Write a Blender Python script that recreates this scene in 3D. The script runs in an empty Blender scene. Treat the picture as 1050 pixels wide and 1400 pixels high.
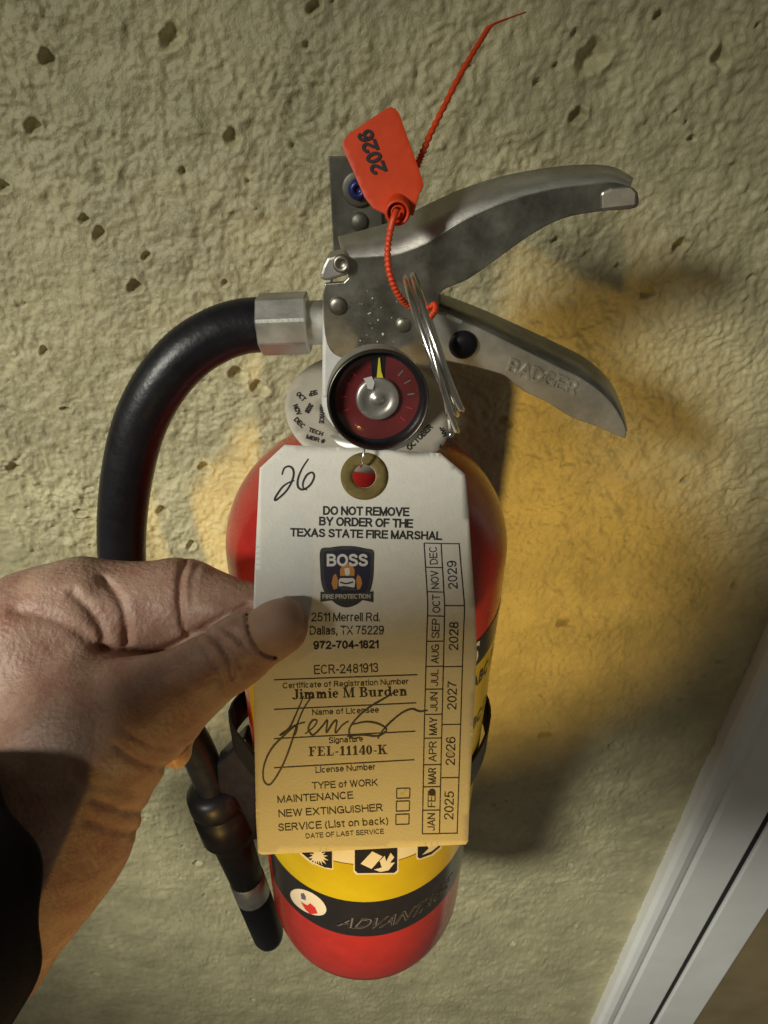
import bpy, bmesh, math, random
import numpy as np
from mathutils import Vector, Matrix
from mathutils.geometry import delaunay_2d_cdt
from mathutils.bvhtree import BVHTree

random.seed(7)
rng = np.random.default_rng(11)
sc = bpy.context.scene
COL = sc.collection

# ------------------------------------------------------------------ camera
F = 900.0                                   # focal length in pixels of a 1050 x 1400 frame
TH = math.radians(32.7)                     # camera looks down by this much
RO = math.radians(1.2)
FWD = np.array([0, math.cos(TH), -math.sin(TH)])
R0 = np.array([1.0, 0, 0]); U0 = np.array([0, math.sin(TH), math.cos(TH)])
RGT = math.cos(RO) * R0 + math.sin(RO) * U0
UPV = math.cos(RO) * U0 - math.sin(RO) * R0
RAD = 0.063                                 # extinguisher cylinder radius
AX = -0.083                                 # its axis stands this far in front of the wall (wall is Y = 0)
CAM = np.array([0.00742, AX - 3.91 * RAD, 1.5])

cam_data = bpy.data.cameras.new('camera'); cam = bpy.data.objects.new('camera', cam_data); COL.objects.link(cam)
cam_data.sensor_fit = 'VERTICAL'; cam_data.sensor_height = 24.0; cam_data.lens = F / 1400 * 24.0
cam_data.clip_start = 0.002; cam_data.clip_end = 50
Mx = Matrix((tuple(RGT), tuple(UPV), tuple(-FWD))).transposed().to_4x4(); Mx.translation = Vector(CAM)
cam.matrix_world = Mx
sc.camera = cam
cam_data.dof.use_dof = True; cam_data.dof.focus_distance = 0.225; cam_data.dof.aperture_fstop = 36

# ------------------------------------------------------------------ light
world = bpy.data.worlds.new('World'); sc.world = world; world.use_nodes = True
wb = world.node_tree.nodes['Background']
wb.inputs[0].default_value = (0.64, 0.58, 0.46, 1); wb.inputs[1].default_value = 0.12
sc.view_settings.view_transform = 'Standard'; sc.view_settings.look = 'None'
sc.view_settings.exposure = 0.0; sc.view_settings.gamma = 1.0

def lamp(name, kind, loc, target, energy, color, **kw):
    d = bpy.data.lights.new(name, kind); d.energy = energy; d.color = color
    for k, v in kw.items(): setattr(d, k, v)
    o = bpy.data.objects.new(name, d); COL.objects.link(o)
    o.location = loc
    o.rotation_euler = (Vector(target) - Vector(loc)).to_track_quat('-Z', 'Y').to_euler()
    return o
TGT = Vector((0.0, -0.08, 1.36))
kd = Vector((-0.60, -0.68, 0.42)).normalized()
lamp('room_lamp', 'SPOT', Vector((0, -.08, 1.30)) + kd * 1.6, (0.13, 0.0, 0.94), 118.0, (1.0, 0.98, 0.86),
     spot_size=math.radians(41), spot_blend=1.0, shadow_soft_size=0.16)
lamp('warm_lamp', 'SPOT', (-0.06, -0.88, 1.05), (0.012, -0.15, 1.205), 28.0, (1.0, 0.62, 0.14),
     spot_size=math.radians(28), spot_blend=1.0, shadow_soft_size=0.03)

# ------------------------------------------------------------------ pixel helpers (a pixel of the photo at a given real depth)
def ray(p): return FWD + (p[0] - 525) / F * RGT + (700 - p[1]) / F * UPV
def atY(p, Y): d = ray(p); return CAM + d * (Y - CAM[1]) / d[1]
def atD(p, dep): return CAM + ray(p) * dep
def proj(q):
    q = np.asarray(q, float) - CAM; z = q @ FWD
    return 525 + F * (q @ RGT) / z, 700 - F * (q @ UPV) / z
def atcyl(p, r):
    d = ray(p); ox, oy = CAM[0], CAM[1] - AX
    a = d[0] ** 2 + d[1] ** 2; b = ox * d[0] + oy * d[1]; c = ox * ox + oy * oy - r * r
    disc = b * b - a * c
    t = (-b - math.sqrt(max(disc, 0))) / a
    return CAM + d * t

# ------------------------------------------------------------------ materials
def mat(name, col, rough=0.5, metal=0.0, vary=0.0, scale=40, bump=0.0, bscale=300, spec=0.5, coat=0.0, sss=0.0, col2=None, stretch=None):
    m = bpy.data.materials.new(name); m.use_nodes = True
    nt = m.node_tree; b = nt.nodes['Principled BSDF']
    b.inputs['Base Color'].default_value = (*col, 1); b.inputs['Roughness'].default_value = rough
    b.inputs['Metallic'].default_value = metal; b.inputs['Specular IOR Level'].default_value = spec
    b.inputs['Coat Weight'].default_value = coat; b.inputs['Coat Roughness'].default_value = 0.12
    if sss:
        b.inputs['Subsurface Weight'].default_value = sss; b.inputs['Subsurface Radius'].default_value = (0.004, 0.0015, 0.0008); b.inputs['Subsurface Scale'].default_value = 1.0
    tc = nt.nodes.new('ShaderNodeTexCoord')
    src = tc.outputs['Object']
    if stretch:
        mp = nt.nodes.new('ShaderNodeMapping'); mp.inputs['Scale'].default_value = stretch
        nt.links.new(src, mp.inputs[0]); src = mp.outputs[0]
    if vary:
        n = nt.nodes.new('ShaderNodeTexNoise'); n.inputs['Scale'].default_value = scale; n.inputs['Detail'].default_value = 6; n.inputs['Roughness'].default_value = 0.62
        nt.links.new(src, n.inputs['Vector'])
        mx = nt.nodes.new('ShaderNodeMixRGB')
        c2 = col2 or tuple(c * (1 - vary) for c in col)
        mx.inputs[1].default_value = (*c2, 1); mx.inputs[2].default_value = (*[min(1, c * (1 + vary * 0.35)) for c in col], 1)
        rp = nt.nodes.new('ShaderNodeValToRGB'); rp.color_ramp.elements[0].position = 0.33; rp.color_ramp.elements[1].position = 0.66
        nt.links.new(n.outputs['Fac'], rp.inputs[0]); nt.links.new(rp.outputs[0], mx.inputs[0])
        nt.links.new(mx.outputs[0], b.inputs['Base Color'])
        mr = nt.nodes.new('ShaderNodeMapRange'); mr.inputs[3].default_value = rough * 0.8; mr.inputs[4].default_value = min(1, rough * 1.3)
        nt.links.new(n.outputs['Fac'], mr.inputs[0]); nt.links.new(mr.outputs[0], b.inputs['Roughness'])
    if bump:
        n2 = nt.nodes.new('ShaderNodeTexNoise'); n2.inputs['Scale'].default_value = bscale; n2.inputs['Detail'].default_value = 4
        nt.links.new(src, n2.inputs['Vector'])
        bp = nt.nodes.new('ShaderNodeBump'); bp.inputs['Strength'].default_value = bump; bp.inputs['Distance'].default_value = 0.0006
        nt.links.new(n2.outputs['Fac'], bp.inputs['Height']); nt.links.new(bp.outputs[0], b.inputs['Normal'])
    return m
M = dict(
    wall=mat('painted_rough_concrete', (0.53, 0.485, 0.29), 0.45, vary=0.26, scale=22, bump=0.7, bscale=1100),
    trim=mat('white_trim_paint', (0.80, 0.81, 0.79), 0.4, vary=0.06, scale=20, bump=0.05, bscale=120),
    gap=mat('dark_gap', (0.012, 0.012, 0.01), 0.9),
    door=mat('brown_door_paint', (0.26, 0.20, 0.10), 0.55, vary=0.2, scale=15),
    red=mat('red_enamel', (0.42, 0.024, 0.019), 0.26, vary=0.12, scale=70, coat=0.35, bump=0.03, bscale=200),
    blackprint=mat('black_label_print', (0.012, 0.011, 0.016), 0.3, vary=0.2, scale=90, coat=0.3),
    yellowprint=mat('yellow_label_print', (0.50, 0.40, 0.005), 0.32, vary=0.06, scale=60, coat=0.3),
    whiteprint=mat('white_label_print', (0.66, 0.64, 0.60), 0.34, coat=0.2),
    greyprint=mat('grey_label_print', (0.13, 0.125, 0.13), 0.4),
    redprint=mat('red_label_print', (0.5, 0.03, 0.03), 0.4),
    blueprint=mat('blue_label_print', (0.10, 0.09, 0.25), 0.4),
    rubber=mat('black_rubber', (0.010, 0.010, 0.013), 0.36, vary=0.3, scale=120, spec=0.4, bump=0.25, bscale=500),
    plastic=mat('black_plastic', (0.010, 0.009, 0.012), 0.40, vary=0.3, scale=120, spec=0.28),
    steel=mat('brushed_steel', (0.60, 0.585, 0.53), 0.36, 1.0, vary=0.28, scale=60, bump=0.12, bscale=700),
    dull=mat('dull_steel', (0.40, 0.385, 0.33), 0.42, 1.0, vary=0.4, scale=90, bump=0.15, bscale=500),
    alu=mat('grey_aluminium', (0.56, 0.55, 0.50), 0.46, 0.85, vary=0.2, scale=110, bump=0.12, bscale=800),
    cast=mat('bright_cast_metal', (0.78, 0.78, 0.76), 0.5, 0.35, vary=0.1, scale=90, bump=0.1, bscale=800),
    wire=mat('polished_wire', (0.75, 0.74, 0.70), 0.22, 1.0),
    darkmetal=mat('dark_bezel_metal', (0.16, 0.155, 0.14), 0.34, 1.0, vary=0.3, scale=120),
    lever_end=mat('warm_lit_lever_end', (0.56, 0.50, 0.40), 0.42, 0.45, vary=0.2, scale=200),  # warm light falling on the lever's end is put into this colour
    galv=mat('galvanised_plate', (0.17, 0.165, 0.14), 0.45, 0.75, vary=0.35, scale=90, bump=0.1, bscale=400),
    blue=mat('blue_screw_coating', (0.03, 0.035, 0.16), 0.35, 0.4),
    orange=mat('orange_plastic', (0.70, 0.060, 0.010), 0.45, vary=0.10, scale=140, sss=0.0, bump=0.06, bscale=300),
    black_ink=mat('black_ink', (0.022, 0.020, 0.022), 0.7),
    pen=mat('pen_ink', (0.03, 0.026, 0.05), 0.6),
    paper=mat('manila_card', (0.71, 0.69, 0.63), 0.75, vary=0.05, scale=260, bump=0.18, bscale=1100),
    brown=mat('brown_card_ring', (0.16, 0.115, 0.03), 0.7, vary=0.2, scale=300),
    navy=mat('navy_print', (0.016, 0.013, 0.04), 0.6),
    shieldgrey=mat('grey_print', (0.05, 0.048, 0.046), 0.6, vary=0.5, scale=220),
    orangeprint=mat('orange_print', (0.50, 0.21, 0.04), 0.6),
    dial=mat('dark_red_dial', (0.15, 0.014, 0.016), 0.45, vary=0.25, scale=160),
    dialsilver=mat('silver_dial_disc', (0.62, 0.60, 0.55), 0.35, 0.8, vary=0.25, scale=200),
    dialyellow=mat('yellow_needle', (0.75, 0.65, 0.04), 0.5),
    collar=mat('pale_plastic_collar', (0.50, 0.455, 0.38), 0.5, vary=0.06, scale=120),
    skin=mat('skin', (0.46, 0.305, 0.225), 0.46, vary=0.34, scale=95, sss=0.12, bump=0.8, bscale=620, col2=(0.39, 0.20, 0.145)),
    nail=mat('thumbnail', (0.48, 0.30, 0.215), 0.5, vary=0.12, scale=120, sss=0.1, spec=0.35),
    cloth=mat('dark_sleeve_cloth', (0.014, 0.009, 0.012), 0.9, vary=0.4, scale=150, bump=0.4, bscale=900),
)
def glass_mat():
    m = bpy.data.materials.new('clear_lens'); m.use_nodes = True; nt = m.node_tree
    nt.nodes.remove(nt.nodes['Principled BSDF'])
    t = nt.nodes.new('ShaderNodeBsdfTransparent'); g = nt.nodes.new('ShaderNodeBsdfGlossy'); g.inputs['Roughness'].default_value = 0.12
    mx = nt.nodes.new('ShaderNodeMixShader'); mx.inputs[0].default_value = 0.09
    nt.links.new(t.outputs[0], mx.inputs[1]); nt.links.new(g.outputs[0], mx.inputs[2])
    nt.links.new(mx.outputs[0], nt.nodes['Material Output'].inputs[0]); return m
M['glass'] = glass_mat()

# ------------------------------------------------------------------ mesh helpers
def obj(name, verts, faces, m, parent=None, smooth=False, bevel=0.0, solid=0.0, angle=35):
    me = bpy.data.meshes.new(name)
    me.from_pydata([tuple(map(float, v)) for v in verts], [], [tuple(f) for f in faces]); me.update()
    me.materials.append(m)
    if smooth:
        me.polygons.foreach_set('use_smooth', [True] * len(me.polygons))
    o = bpy.data.objects.new(name, me); COL.objects.link(o)
    if solid:
        s = o.modifiers.new('thickness', 'SOLIDIFY'); s.thickness = solid; s.offset = -1
    if bevel:
        b = o.modifiers.new('edge', 'BEVEL'); b.width = bevel; b.segments = 2; b.limit_method = 'ANGLE'; b.angle_limit = math.radians(angle)
    if smooth == 'auto':
        try:
            with bpy.context.temp_override(object=o, active_object=o, selected_objects=[o], selected_editable_objects=[o]):
                bpy.ops.object.shade_auto_smooth(angle=math.radians(40))
        except Exception: pass
    if parent: adopt(o, parent)
    return o
def adopt(o, p):
    o.parent = p; o.matrix_parent_inverse = Matrix.Translation(-Vector(root_loc(p)))
def root_loc(p):
    v = Vector(p.location)
    return v
def thing(name, label, cat, loc, group=None, kind=None):
    o = bpy.data.objects.new(name, None); COL.objects.link(o); o.location = Vector(tuple(map(float, loc))); o.empty_display_size = 0.01
    o['label'] = label; o['category'] = cat
    if group: o['group'] = group
    if kind: o['kind'] = kind
    return o
def tag(o, label, cat, kind=None):
    o['label'] = label; o['category'] = cat
    if kind: o['kind'] = kind
def crom(pts, n=8, closed=False):
    P = np.array(pts, float); out = []
    N = len(P)
    rngi = range(N if closed else N - 1)
    for i in rngi:
        if closed: a, b, c, d = P[(i - 1) % N], P[i], P[(i + 1) % N], P[(i + 2) % N]
        else: a, b, c, d = P[max(i - 1, 0)], P[i], P[i + 1], P[min(i + 2, N - 1)]
        for k in range(n):
            t = k / n
            out.append(0.5 * ((2 * b) + (c - a) * t + (2 * a - 5 * b + 4 * c - d) * t * t + (3 * b - a - 3 * c + d) * t ** 3))
    if not closed: out.append(P[-1])
    return np.array(out)
def sweep(pts, radii, seg=12, cap=True, flat=1.0, twist=None, closed=False):
    P = np.array(pts, float); n = len(P)
    rad = np.full(n, radii, float) if np.isscalar(radii) else np.array(radii, float)
    T = np.gradient(P, axis=0) if not closed else np.roll(P, -1, 0) - np.roll(P, 1, 0)
    T /= np.linalg.norm(T, axis=1)[:, None] + 1e-12
    ref = np.array([0, 0, 1.0]) if abs(T[0][2]) < 0.9 else np.array([1.0, 0, 0])
    N = np.cross(T[0], ref); N /= np.linalg.norm(N)
    V = []; Fc = []
    for i in range(n):
        N = N - T[i] * (N @ T[i]); N /= np.linalg.norm(N); B = np.cross(T[i], N)
        for k in range(seg):
            a = 2 * math.pi * k / seg + (twist[i] if twist is not None else 0)
            V.append(P[i] + rad[i] * (math.cos(a) * N + flat * math.sin(a) * B))
    m = n if closed else n - 1
    for i in range(m):
        for k in range(seg):
            j = (i + 1) % n
            Fc.append((i * seg + k, i * seg + (k + 1) % seg, j * seg + (k + 1) % seg, j * seg + k))
    if cap and not closed:
        Fc.append(tuple(reversed(range(seg)))); Fc.append(tuple(range((n - 1) * seg, n * seg)))
    return V, Fc
def lathe(profile, origin, axis, seg=48, a0=0, a1=2 * math.pi, cap=False, xdir=None):
    """profile: (radius, distance along axis)"""
    A = np.array(axis, float); A /= np.linalg.norm(A)
    X = np.array(xdir if xdir is not None else ([1, 0, 0] if abs(A[0]) < 0.9 else [0, 0, 1]), float)
    X -= A * (X @ A); X /= np.linalg.norm(X); Y = np.cross(A, X)
    full = abs(a1 - a0 - 2 * math.pi) < 1e-6
    ns = seg if full else seg + 1
    V = []; Fc = []
    for r, h in profile:
        for k in range(ns):
            a = a0 + (a1 - a0) * k / seg
            V.append(np.array(origin) + A * h + r * (math.cos(a) * X + math.sin(a) * Y))
    for i in range(len(profile) - 1):
        for k in range(seg):
            j = (k + 1) % ns
            Fc.append((i * ns + k, i * ns + j, (i + 1) * ns + j, (i + 1) * ns + k))
    if cap: Fc.append(tuple(reversed(range(ns)))); Fc.append(tuple(range((len(profile) - 1) * ns, len(profile) * ns)))
    return V, Fc
def join(*vf):
    V = []; Fc = []
    for v, f in vf:
        b = len(V); V += list(v); Fc += [tuple(i + b for i in q) for q in f]
    return V, Fc
def prism(front, back):
    n = len(front)
    V = list(front) + list(back)
    Fc = [tuple(range(n)), tuple(reversed(range(n, 2 * n)))] + [(i, n + i, n + (i + 1) % n, (i + 1) % n) for i in range(n)]
    return V, Fc
def plate(px, Y, thick):
    f = [atY(p, Y) for p in px]
    return prism(f, [q + np.array([0, thick, 0]) for q in f])
def strip(a, b):
    V = list(a) + list(b); n = len(a)
    return V, [(i, i + 1, n + i + 1, n + i) for i in range(n - 1)]
def box(c, s):
    x, y, z = np.array(s) / 2; c = np.array(c)
    v = [c + np.array([sx * x, sy * y, sz * z]) for sx in (-1, 1) for sy in (-1, 1) for sz in (-1, 1)]
    return v, [(0, 1, 3, 2), (4, 6, 7, 5), (0, 4, 5, 1), (2, 3, 7, 6), (0, 2, 6, 4), (1, 5, 7, 3)]
def inside(loops, pts):
    pts = np.asarray(pts, float); r = np.zeros(len(pts), bool)
    for L in loops:
        L = np.asarray(L, float); x0, y0 = L[:, 0], L[:, 1]; x1, y1 = np.roll(x0, -1), np.roll(y0, -1)
        for a, b, c, d in zip(x0, y0, x1, y1):
            hit = ((b > pts[:, 1]) != (d > pts[:, 1]))
            with np.errstate(divide='ignore', invalid='ignore'):
                xx = (c - a) * (pts[:, 1] - b) / (d - b) + a
            r ^= hit & (pts[:, 0] < xx)
    return r
def resample(L, step):
    L = np.asarray(L, float); out = []
    for a, b in zip(L, np.roll(L, -1, 0)):
        n = max(1, int(np.linalg.norm(b - a) / step))
        out += [a + (b - a) * k / n for k in range(n)]
    return np.array(out)
def fill(loops, mapper, step=6.0):
    """flat outline loops in pixels (even-odd) -> triangulated surface carried onto a real surface by mapper"""
    loops = [resample(L, step) for L in loops]
    V = []; E = []
    for L in loops:
        b = len(V); n = len(L); V += [Vector(p) for p in L]; E += [(b + i, b + (i + 1) % n) for i in range(n)]
    A = np.concatenate(loops); lo, hi = A.min(0), A.max(0)
    gx = np.arange(lo[0] + step / 2, hi[0], step); gy = np.arange(lo[1] + step / 2, hi[1], step)
    if len(gx) and len(gy):
        G = np.stack(np.meshgrid(gx, gy), -1).reshape(-1, 2); G = G[inside(loops, G)]
        if len(G):
            d = np.min(np.linalg.norm(G[:, None] - A[None], axis=2), axis=1); G = G[d > step * 0.45]
            V += [Vector(p) for p in G]
    v, e, f, *_ = delaunay_2d_cdt(V, E, [], 0, 1e-5)
    v = np.array([tuple(q) for q in v]); f = np.array([t for t in f if len(t) == 3])
    keep = inside(loops, v[f].mean(1)); f = f[keep]
    a2 = np.abs(np.cross(np.c_[v[f[:, 1]] - v[f[:, 0]], np.zeros(len(f))], np.c_[v[f[:, 2]] - v[f[:, 0]], np.zeros(len(f))])[:, 2]); f = f[a2 > step * step * .004]
    return [mapper(p) for p in v], [tuple(reversed([int(i) for i in t])) if tri_ccw(v, t) else tuple(int(i) for i in t) for t in f]
def tri_ccw(v, t):
    a, b, c = v[t[0]], v[t[1]], v[t[2]]
    return (b[0] - a[0]) * (c[1] - a[1]) - (b[1] - a[1]) * (c[0] - a[0]) > 0
def rib(pts, w, mapper, n=6, smooth=True):
    """a pen line of width w pixels"""
    P = crom(pts, n) if smooth else resample_open(pts, 5)
    T = np.gradient(P, axis=0); T /= np.linalg.norm(T, axis=1)[:, None] + 1e-9
    Nn = np.stack([-T[:, 1], T[:, 0]], -1)
    ww = np.full(len(P), w / 2) if np.isscalar(w) else np.interp(np.linspace(0, 1, len(P)), np.linspace(0, 1, len(w)), w) / 2
    return strip([mapper(p) for p in P + Nn * ww[:, None]], [mapper(p) for p in P - Nn * ww[:, None]])
def resample_open(pts, step):
    P = np.asarray(pts, float); out = []
    for a, b in zip(P[:-1], P[1:]):
        n = max(1, int(np.linalg.norm(b - a) / step)); out += [a + (b - a) * k / n for k in range(n)]
    return np.array(out + [P[-1]])

# lettering: Blender's own built-in typeface turned into mesh, or a small serif alphabet drawn here
_gl = {}
def glyphs(text, bold=0.0):
    key = (text, bold)
    if key in _gl: return _gl[key]
    c = bpy.data.curves.new('letters', 'FONT'); c.body = text; c.size = 1.0; c.offset = bold; c.resolution_u = 3
    o = bpy.data.objects.new('letters', c); COL.objects.link(o)
    dg = bpy.context.evaluated_depsgraph_get(); dg.update()
    me = bpy.data.meshes.new_from_object(o.evaluated_get(dg))
    v = np.array([q.co[:2] for q in me.vertices]); f = [tuple(p.vertices) for p in me.polygons]
    bpy.data.objects.remove(o); bpy.data.curves.remove(c); bpy.data.meshes.remove(me)
    _gl[key] = (v, f); return v, f
# plain grotesque capitals, figures and small letters drawn as pen strokes (capital height 1)
def _E(cx, cy, rx, ry, a0, a1, n=14): return [(cx + rx * math.cos(math.radians(a0 + (a1 - a0) * k / n)), cy + ry * math.sin(math.radians(a0 + (a1 - a0) * k / n))) for k in range(n + 1)]
def _S(*p): return [tuple(q) for q in crom(p, 5)]
def _sans():
    x = .72; st = [(0, 0), (0, 1)]
    pb = [(0, 1), (.34, 1)] + _E(.36, .745, .26, .255, 90, -90) + [(.34, .49), (0, .49)]
    def bowl(cx=.25): return _E(cx, x / 2, .25, x / 2, 0, 360, 20)
    return {
        'A': (.74, [[(0, 0), (.37, 1)], [(.74, 0), (.37, 1)], [(.14, .32), (.60, .32)]]),
        'B': (.66, [st, [(0, 1), (.34, 1)] + _E(.36, .77, .24, .23, 90, -90) + [(.34, .54), (0, .54)], [(.34, .54)] + _E(.38, .27, .27, .27, 90, -90) + [(.34, 0), (0, 0)]]),
        'C': (.74, [_E(.39, .5, .39, .5, 42, 318, 22)]),
        'D': (.70, [st, [(0, 1), (.28, 1)] + _E(.30, .5, .40, .5, 90, -90) + [(.28, 0), (0, 0)]]),
        'E': (.60, [[(.60, 1), (0, 1)], st, [(0, 0), (.62, 0)], [(0, .53), (.55, .53)]]),
        'F': (.56, [[(.58, 1), (0, 1)], st, [(0, .50), (.50, .50)]]),
        'G': (.78, [_E(.40, .5, .40, .5, 42, 325, 22), [(.76, 0.05), (.76, .46)], [(.78, .46), (.44, .46)]]),
        'H': (.70, [st, [(.70, 0), (.70, 1)], [(0, .53), (.70, .53)]]),
        'I': (.0, [st]), 'J': (.48, [[(.48, 1), (.48, .26)] + _E(.24, .26, .24, .26, 0, -175)]),
        'K': (.68, [st, [(.64, 1), (0, .36)], [(.22, .58), (.68, 0)]]),
        'L': (.52, [st, [(0, 0), (.54, 0)]]),
        'M': (.80, [st, [(0, 1), (.40, 0)], [(.40, 0), (.80, 1)], [(.80, 1), (.80, 0)]]),
        'N': (.70, [st, [(0, 1), (.70, 0)], [(.70, 0), (.70, 1)]]),
        'O': (.80, [_E(.40, .5, .40, .5, 0, 360, 28)]),
        'P': (.62, [st, pb]), 'R': (.68, [st, pb, [(.36, .49), (.66, 0)]]),
        'S': (.64, [_S((.61, .74), (.55, .92), (.33, 1.0), (.10, .93), (.04, .75), (.14, .60), (.34, .52), (.56, .41), (.64, .25), (.55, .07), (.32, .0), (.08, .07), (.0, .27))]),
        'T': (.66, [[(0, 1), (.66, 1)], [(.33, 1), (.33, 0)]]),
        'U': (.68, [[(0, 1), (0, .33)] + _E(.34, .33, .34, .33, 180, 360) + [(.68, .33), (.68, 1)]]),
        'V': (.72, [[(0, 1), (.36, 0)], [(.72, 1), (.36, 0)]]),
        'W': (1.02, [[(0, 1), (.26, 0)], [(.51, 1), (.26, 0)], [(.51, 1), (.76, 0)], [(1.02, 1), (.76, 0)]]),
        'X': (.68, [[(0, 1), (.68, 0)], [(.68, 1), (0, 0)]]),
        'Y': (.70, [[(0, 1), (.35, .44)], [(.70, 1), (.35, .44)], [(.35, .46), (.35, 0)]]),
        'a': (.52, [_S((.05, .56), (.12, .68), (.28, .72), (.44, .66), (.48, .52)), [(.48, .54), (.48, 0)], _S((.48, .43), (.25, .40), (.05, .30), (.02, .14), (.14, .01), (.32, .03), (.48, .20))]),
        'b': (.52, [st, bowl(.27)]), 'c': (.48, [_E(.25, x / 2, .25, x / 2, 48, 312, 16)]),
        'd': (.52, [[(.52, 0), (.52, 1)], bowl()]), 'e': (.50, [_E(.25, x / 2, .25, x / 2, 0, 318, 18), [(0, x / 2), (.52, x / 2)]]),
        'f': (.28, [[(.14, 0), (.14, .84)] + _E(.28, .84, .14, .16, 180, 90), [(0, x), (.30, x)]]),
        'g': (.52, [bowl(), [(.52, x), (.52, -.08)] + _E(.27, -.06, .25, .2, 0, -150)]),
        'i': (.0, [[(0, 0), (0, x)], [(0, .90), (0, 1.02)]]), 'k': (.46, [st, [(.42, x), (0, .28)], [(.16, .44), (.46, 0)]]),
        'l': (.0, [st]), 'n': (.48, [[(0, 0), (0, x)], _E(.24, x - .26, .24, .26, 180, 0) + [(.48, x - .26), (.48, 0)]]),
        'm': (.80, [[(0, 0), (0, x)], _E(.20, x - .22, .20, .22, 180, 0) + [(.40, x - .22), (.40, 0)], _E(.60, x - .22, .20, .22, 180, 0) + [(.80, x - .22), (.80, 0)]]),
        'o': (.52, [_E(.26, x / 2, .26, x / 2, 0, 360, 22)]), 'r': (.26, [[(0, 0), (0, x)], _E(.26, x - .28, .26, .28, 180, 80)]),
        's': (.46, [_S((.44, .54), (.36, .69), (.22, .72), (.07, .66), (.04, .52), (.20, .39), (.40, .30), (.45, .16), (.34, .02), (.20, .0), (.05, .04), (.0, .17))]),
        't': (.28, [[(.12, .92), (.12, .14)] + _E(.26, .14, .14, .14, 180, 280), [(0, x), (.28, x)]]),
        'u': (.48, [[(0, x), (0, .25)] + _E(.24, .25, .24, .25, 180, 360) + [(.48, .25), (.48, x)], [(.48, .3), (.48, 0)]]),
        '0': (.54, [_E(.27, .5, .27, .5, 0, 360, 24)]), '1': (.26, [[(.26, 0), (.26, 1)], [(.26, .98), (.02, .76)]]),
        '2': (.56, [_S((.02, .70), (.06, .90), (.26, 1.0), (.47, .93), (.54, .74), (.46, .54), (.24, .30), (.02, .0)), [(0, 0), (.57, 0)]]),
        '4': (.60, [[(.44, 0), (.44, 1)], [(.44, 1), (.0, .30)], [(0, .28), (.60, .28)]]),
        '5': (.56, [[(.52, 1), (.12, 1)], [(.12, 1), (.06, .50)], _S((.06, .50), (.24, .62), (.45, .55), (.55, .34), (.47, .09), (.26, .0), (.06, .07), (.0, .24))]),
        '6': (.55, [_S((.52, .78), (.42, .97), (.24, 1.0), (.07, .84), (.0, .5), (.03, .2), (.16, .02), (.36, .01), (.52, .15), (.54, .36), (.42, .57), (.22, .59), (.03, .38))]),
        '7': (.54, [[(0, 1), (.54, 1)], _S((.54, 1), (.38, .72), (.24, .38), (.18, 0))]),
        '8': (.54, [_E(.27, .76, .23, .24, 0, 360, 18), _E(.27, .265, .27, .265, 0, 360, 20)]),
        '9': (.55, [_S((.03, .22), (.13, .03), (.31, .0), (.48, .16), (.55, .5), (.52, .8), (.39, .98), (.19, .99), (.03, .85), (.01, .64), (.13, .43), (.33, .41), (.52, .62))]),
        '3': (.55, [_S((.02, .76), (.10, .95), (.28, 1.0), (.46, .92), (.50, .75), (.42, .58), (.22, .53)), _S((.22, .53), (.44, .47), (.55, .28), (.46, .07), (.26, .0), (.07, .07), (.0, .25))]),
        '.': (.0, [[(0, 0), (0, .04)]]), ',': (.06, [[(.06, .05), (0, -.16)]]), '-': (.28, [[(0, .38), (.28, .38)]]),
        '(': (.2, [_E(.34, .36, .34, .68, 118, 242, 10)]), ')': (.2, [_E(-.14, .36, .34, .68, 62, -62, 10)]), '#': (.6, [[(.12, 0), (.24, 1)], [(.38, 0), (.5, 1)], [(0, .34), (.58, .34)], [(.02, .66), (.6, .66)]]),
    }
SANS = _sans()
def text_px(text, pl, pr, cap, mapper, bold=0.0, shear=0.0):
    """pl, pr: ends of the baseline in pixels; cap: capital height in pixels"""
    wt = (.205 if bold > .009 else .150 if bold > .002 else .128)
    gap = .235 + (wt - .12) * .4
    items = []; xx = 0.0
    for ch in text:
        if ch == ' ': xx += .34; continue
        w, q = SANS[ch]; items.append((xx, q)); xx += w + gap + (.0 if ch not in 'Ti1' else -.03)
    W = xx - gap
    pl = np.array(pl, float); pr = np.array(pr, float); d = pr - pl; L = np.linalg.norm(d); e = d / L; nrm = np.array([e[1], -e[0]])
    hw = wt * cap / 2
    Vv = []; Fc = []; k = 0
    def put(quad_strip):
        nonlocal k
        b = len(Vv); n = len(quad_strip) // 2; k += 1
        for p in quad_strip:
            q = np.asarray(mapper(p), float); t = CAM - q; Vv.append(q + t / np.linalg.norm(t) * 2.5e-6 * (k % 14))
        Fc.extend((b + i, b + i + 1, b + n + i + 1, b + n + i) for i in range(n - 1))
    for x0, strokes in items:
        for stroke in strokes:
            P = np.array([pl + e * (hw + (x0 + a) / W * (L - 2 * hw)) + (nrm + e * shear) * (hw + y * (cap - 2 * hw)) for a, y in stroke])
            if len(P) == 2:
                t = (P[1] - P[0]) / (np.linalg.norm(P[1] - P[0]) + 1e-9); P = np.array([P[0] - t * hw, P[1] + t * hw])
            T = np.gradient(P, axis=0); T /= np.linalg.norm(T, axis=1)[:, None] + 1e-9
            N = np.stack([-T[:, 1], T[:, 0]], -1) * hw
            put(list(P + N) + list(P - N))
    return Vv, Fc
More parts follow.
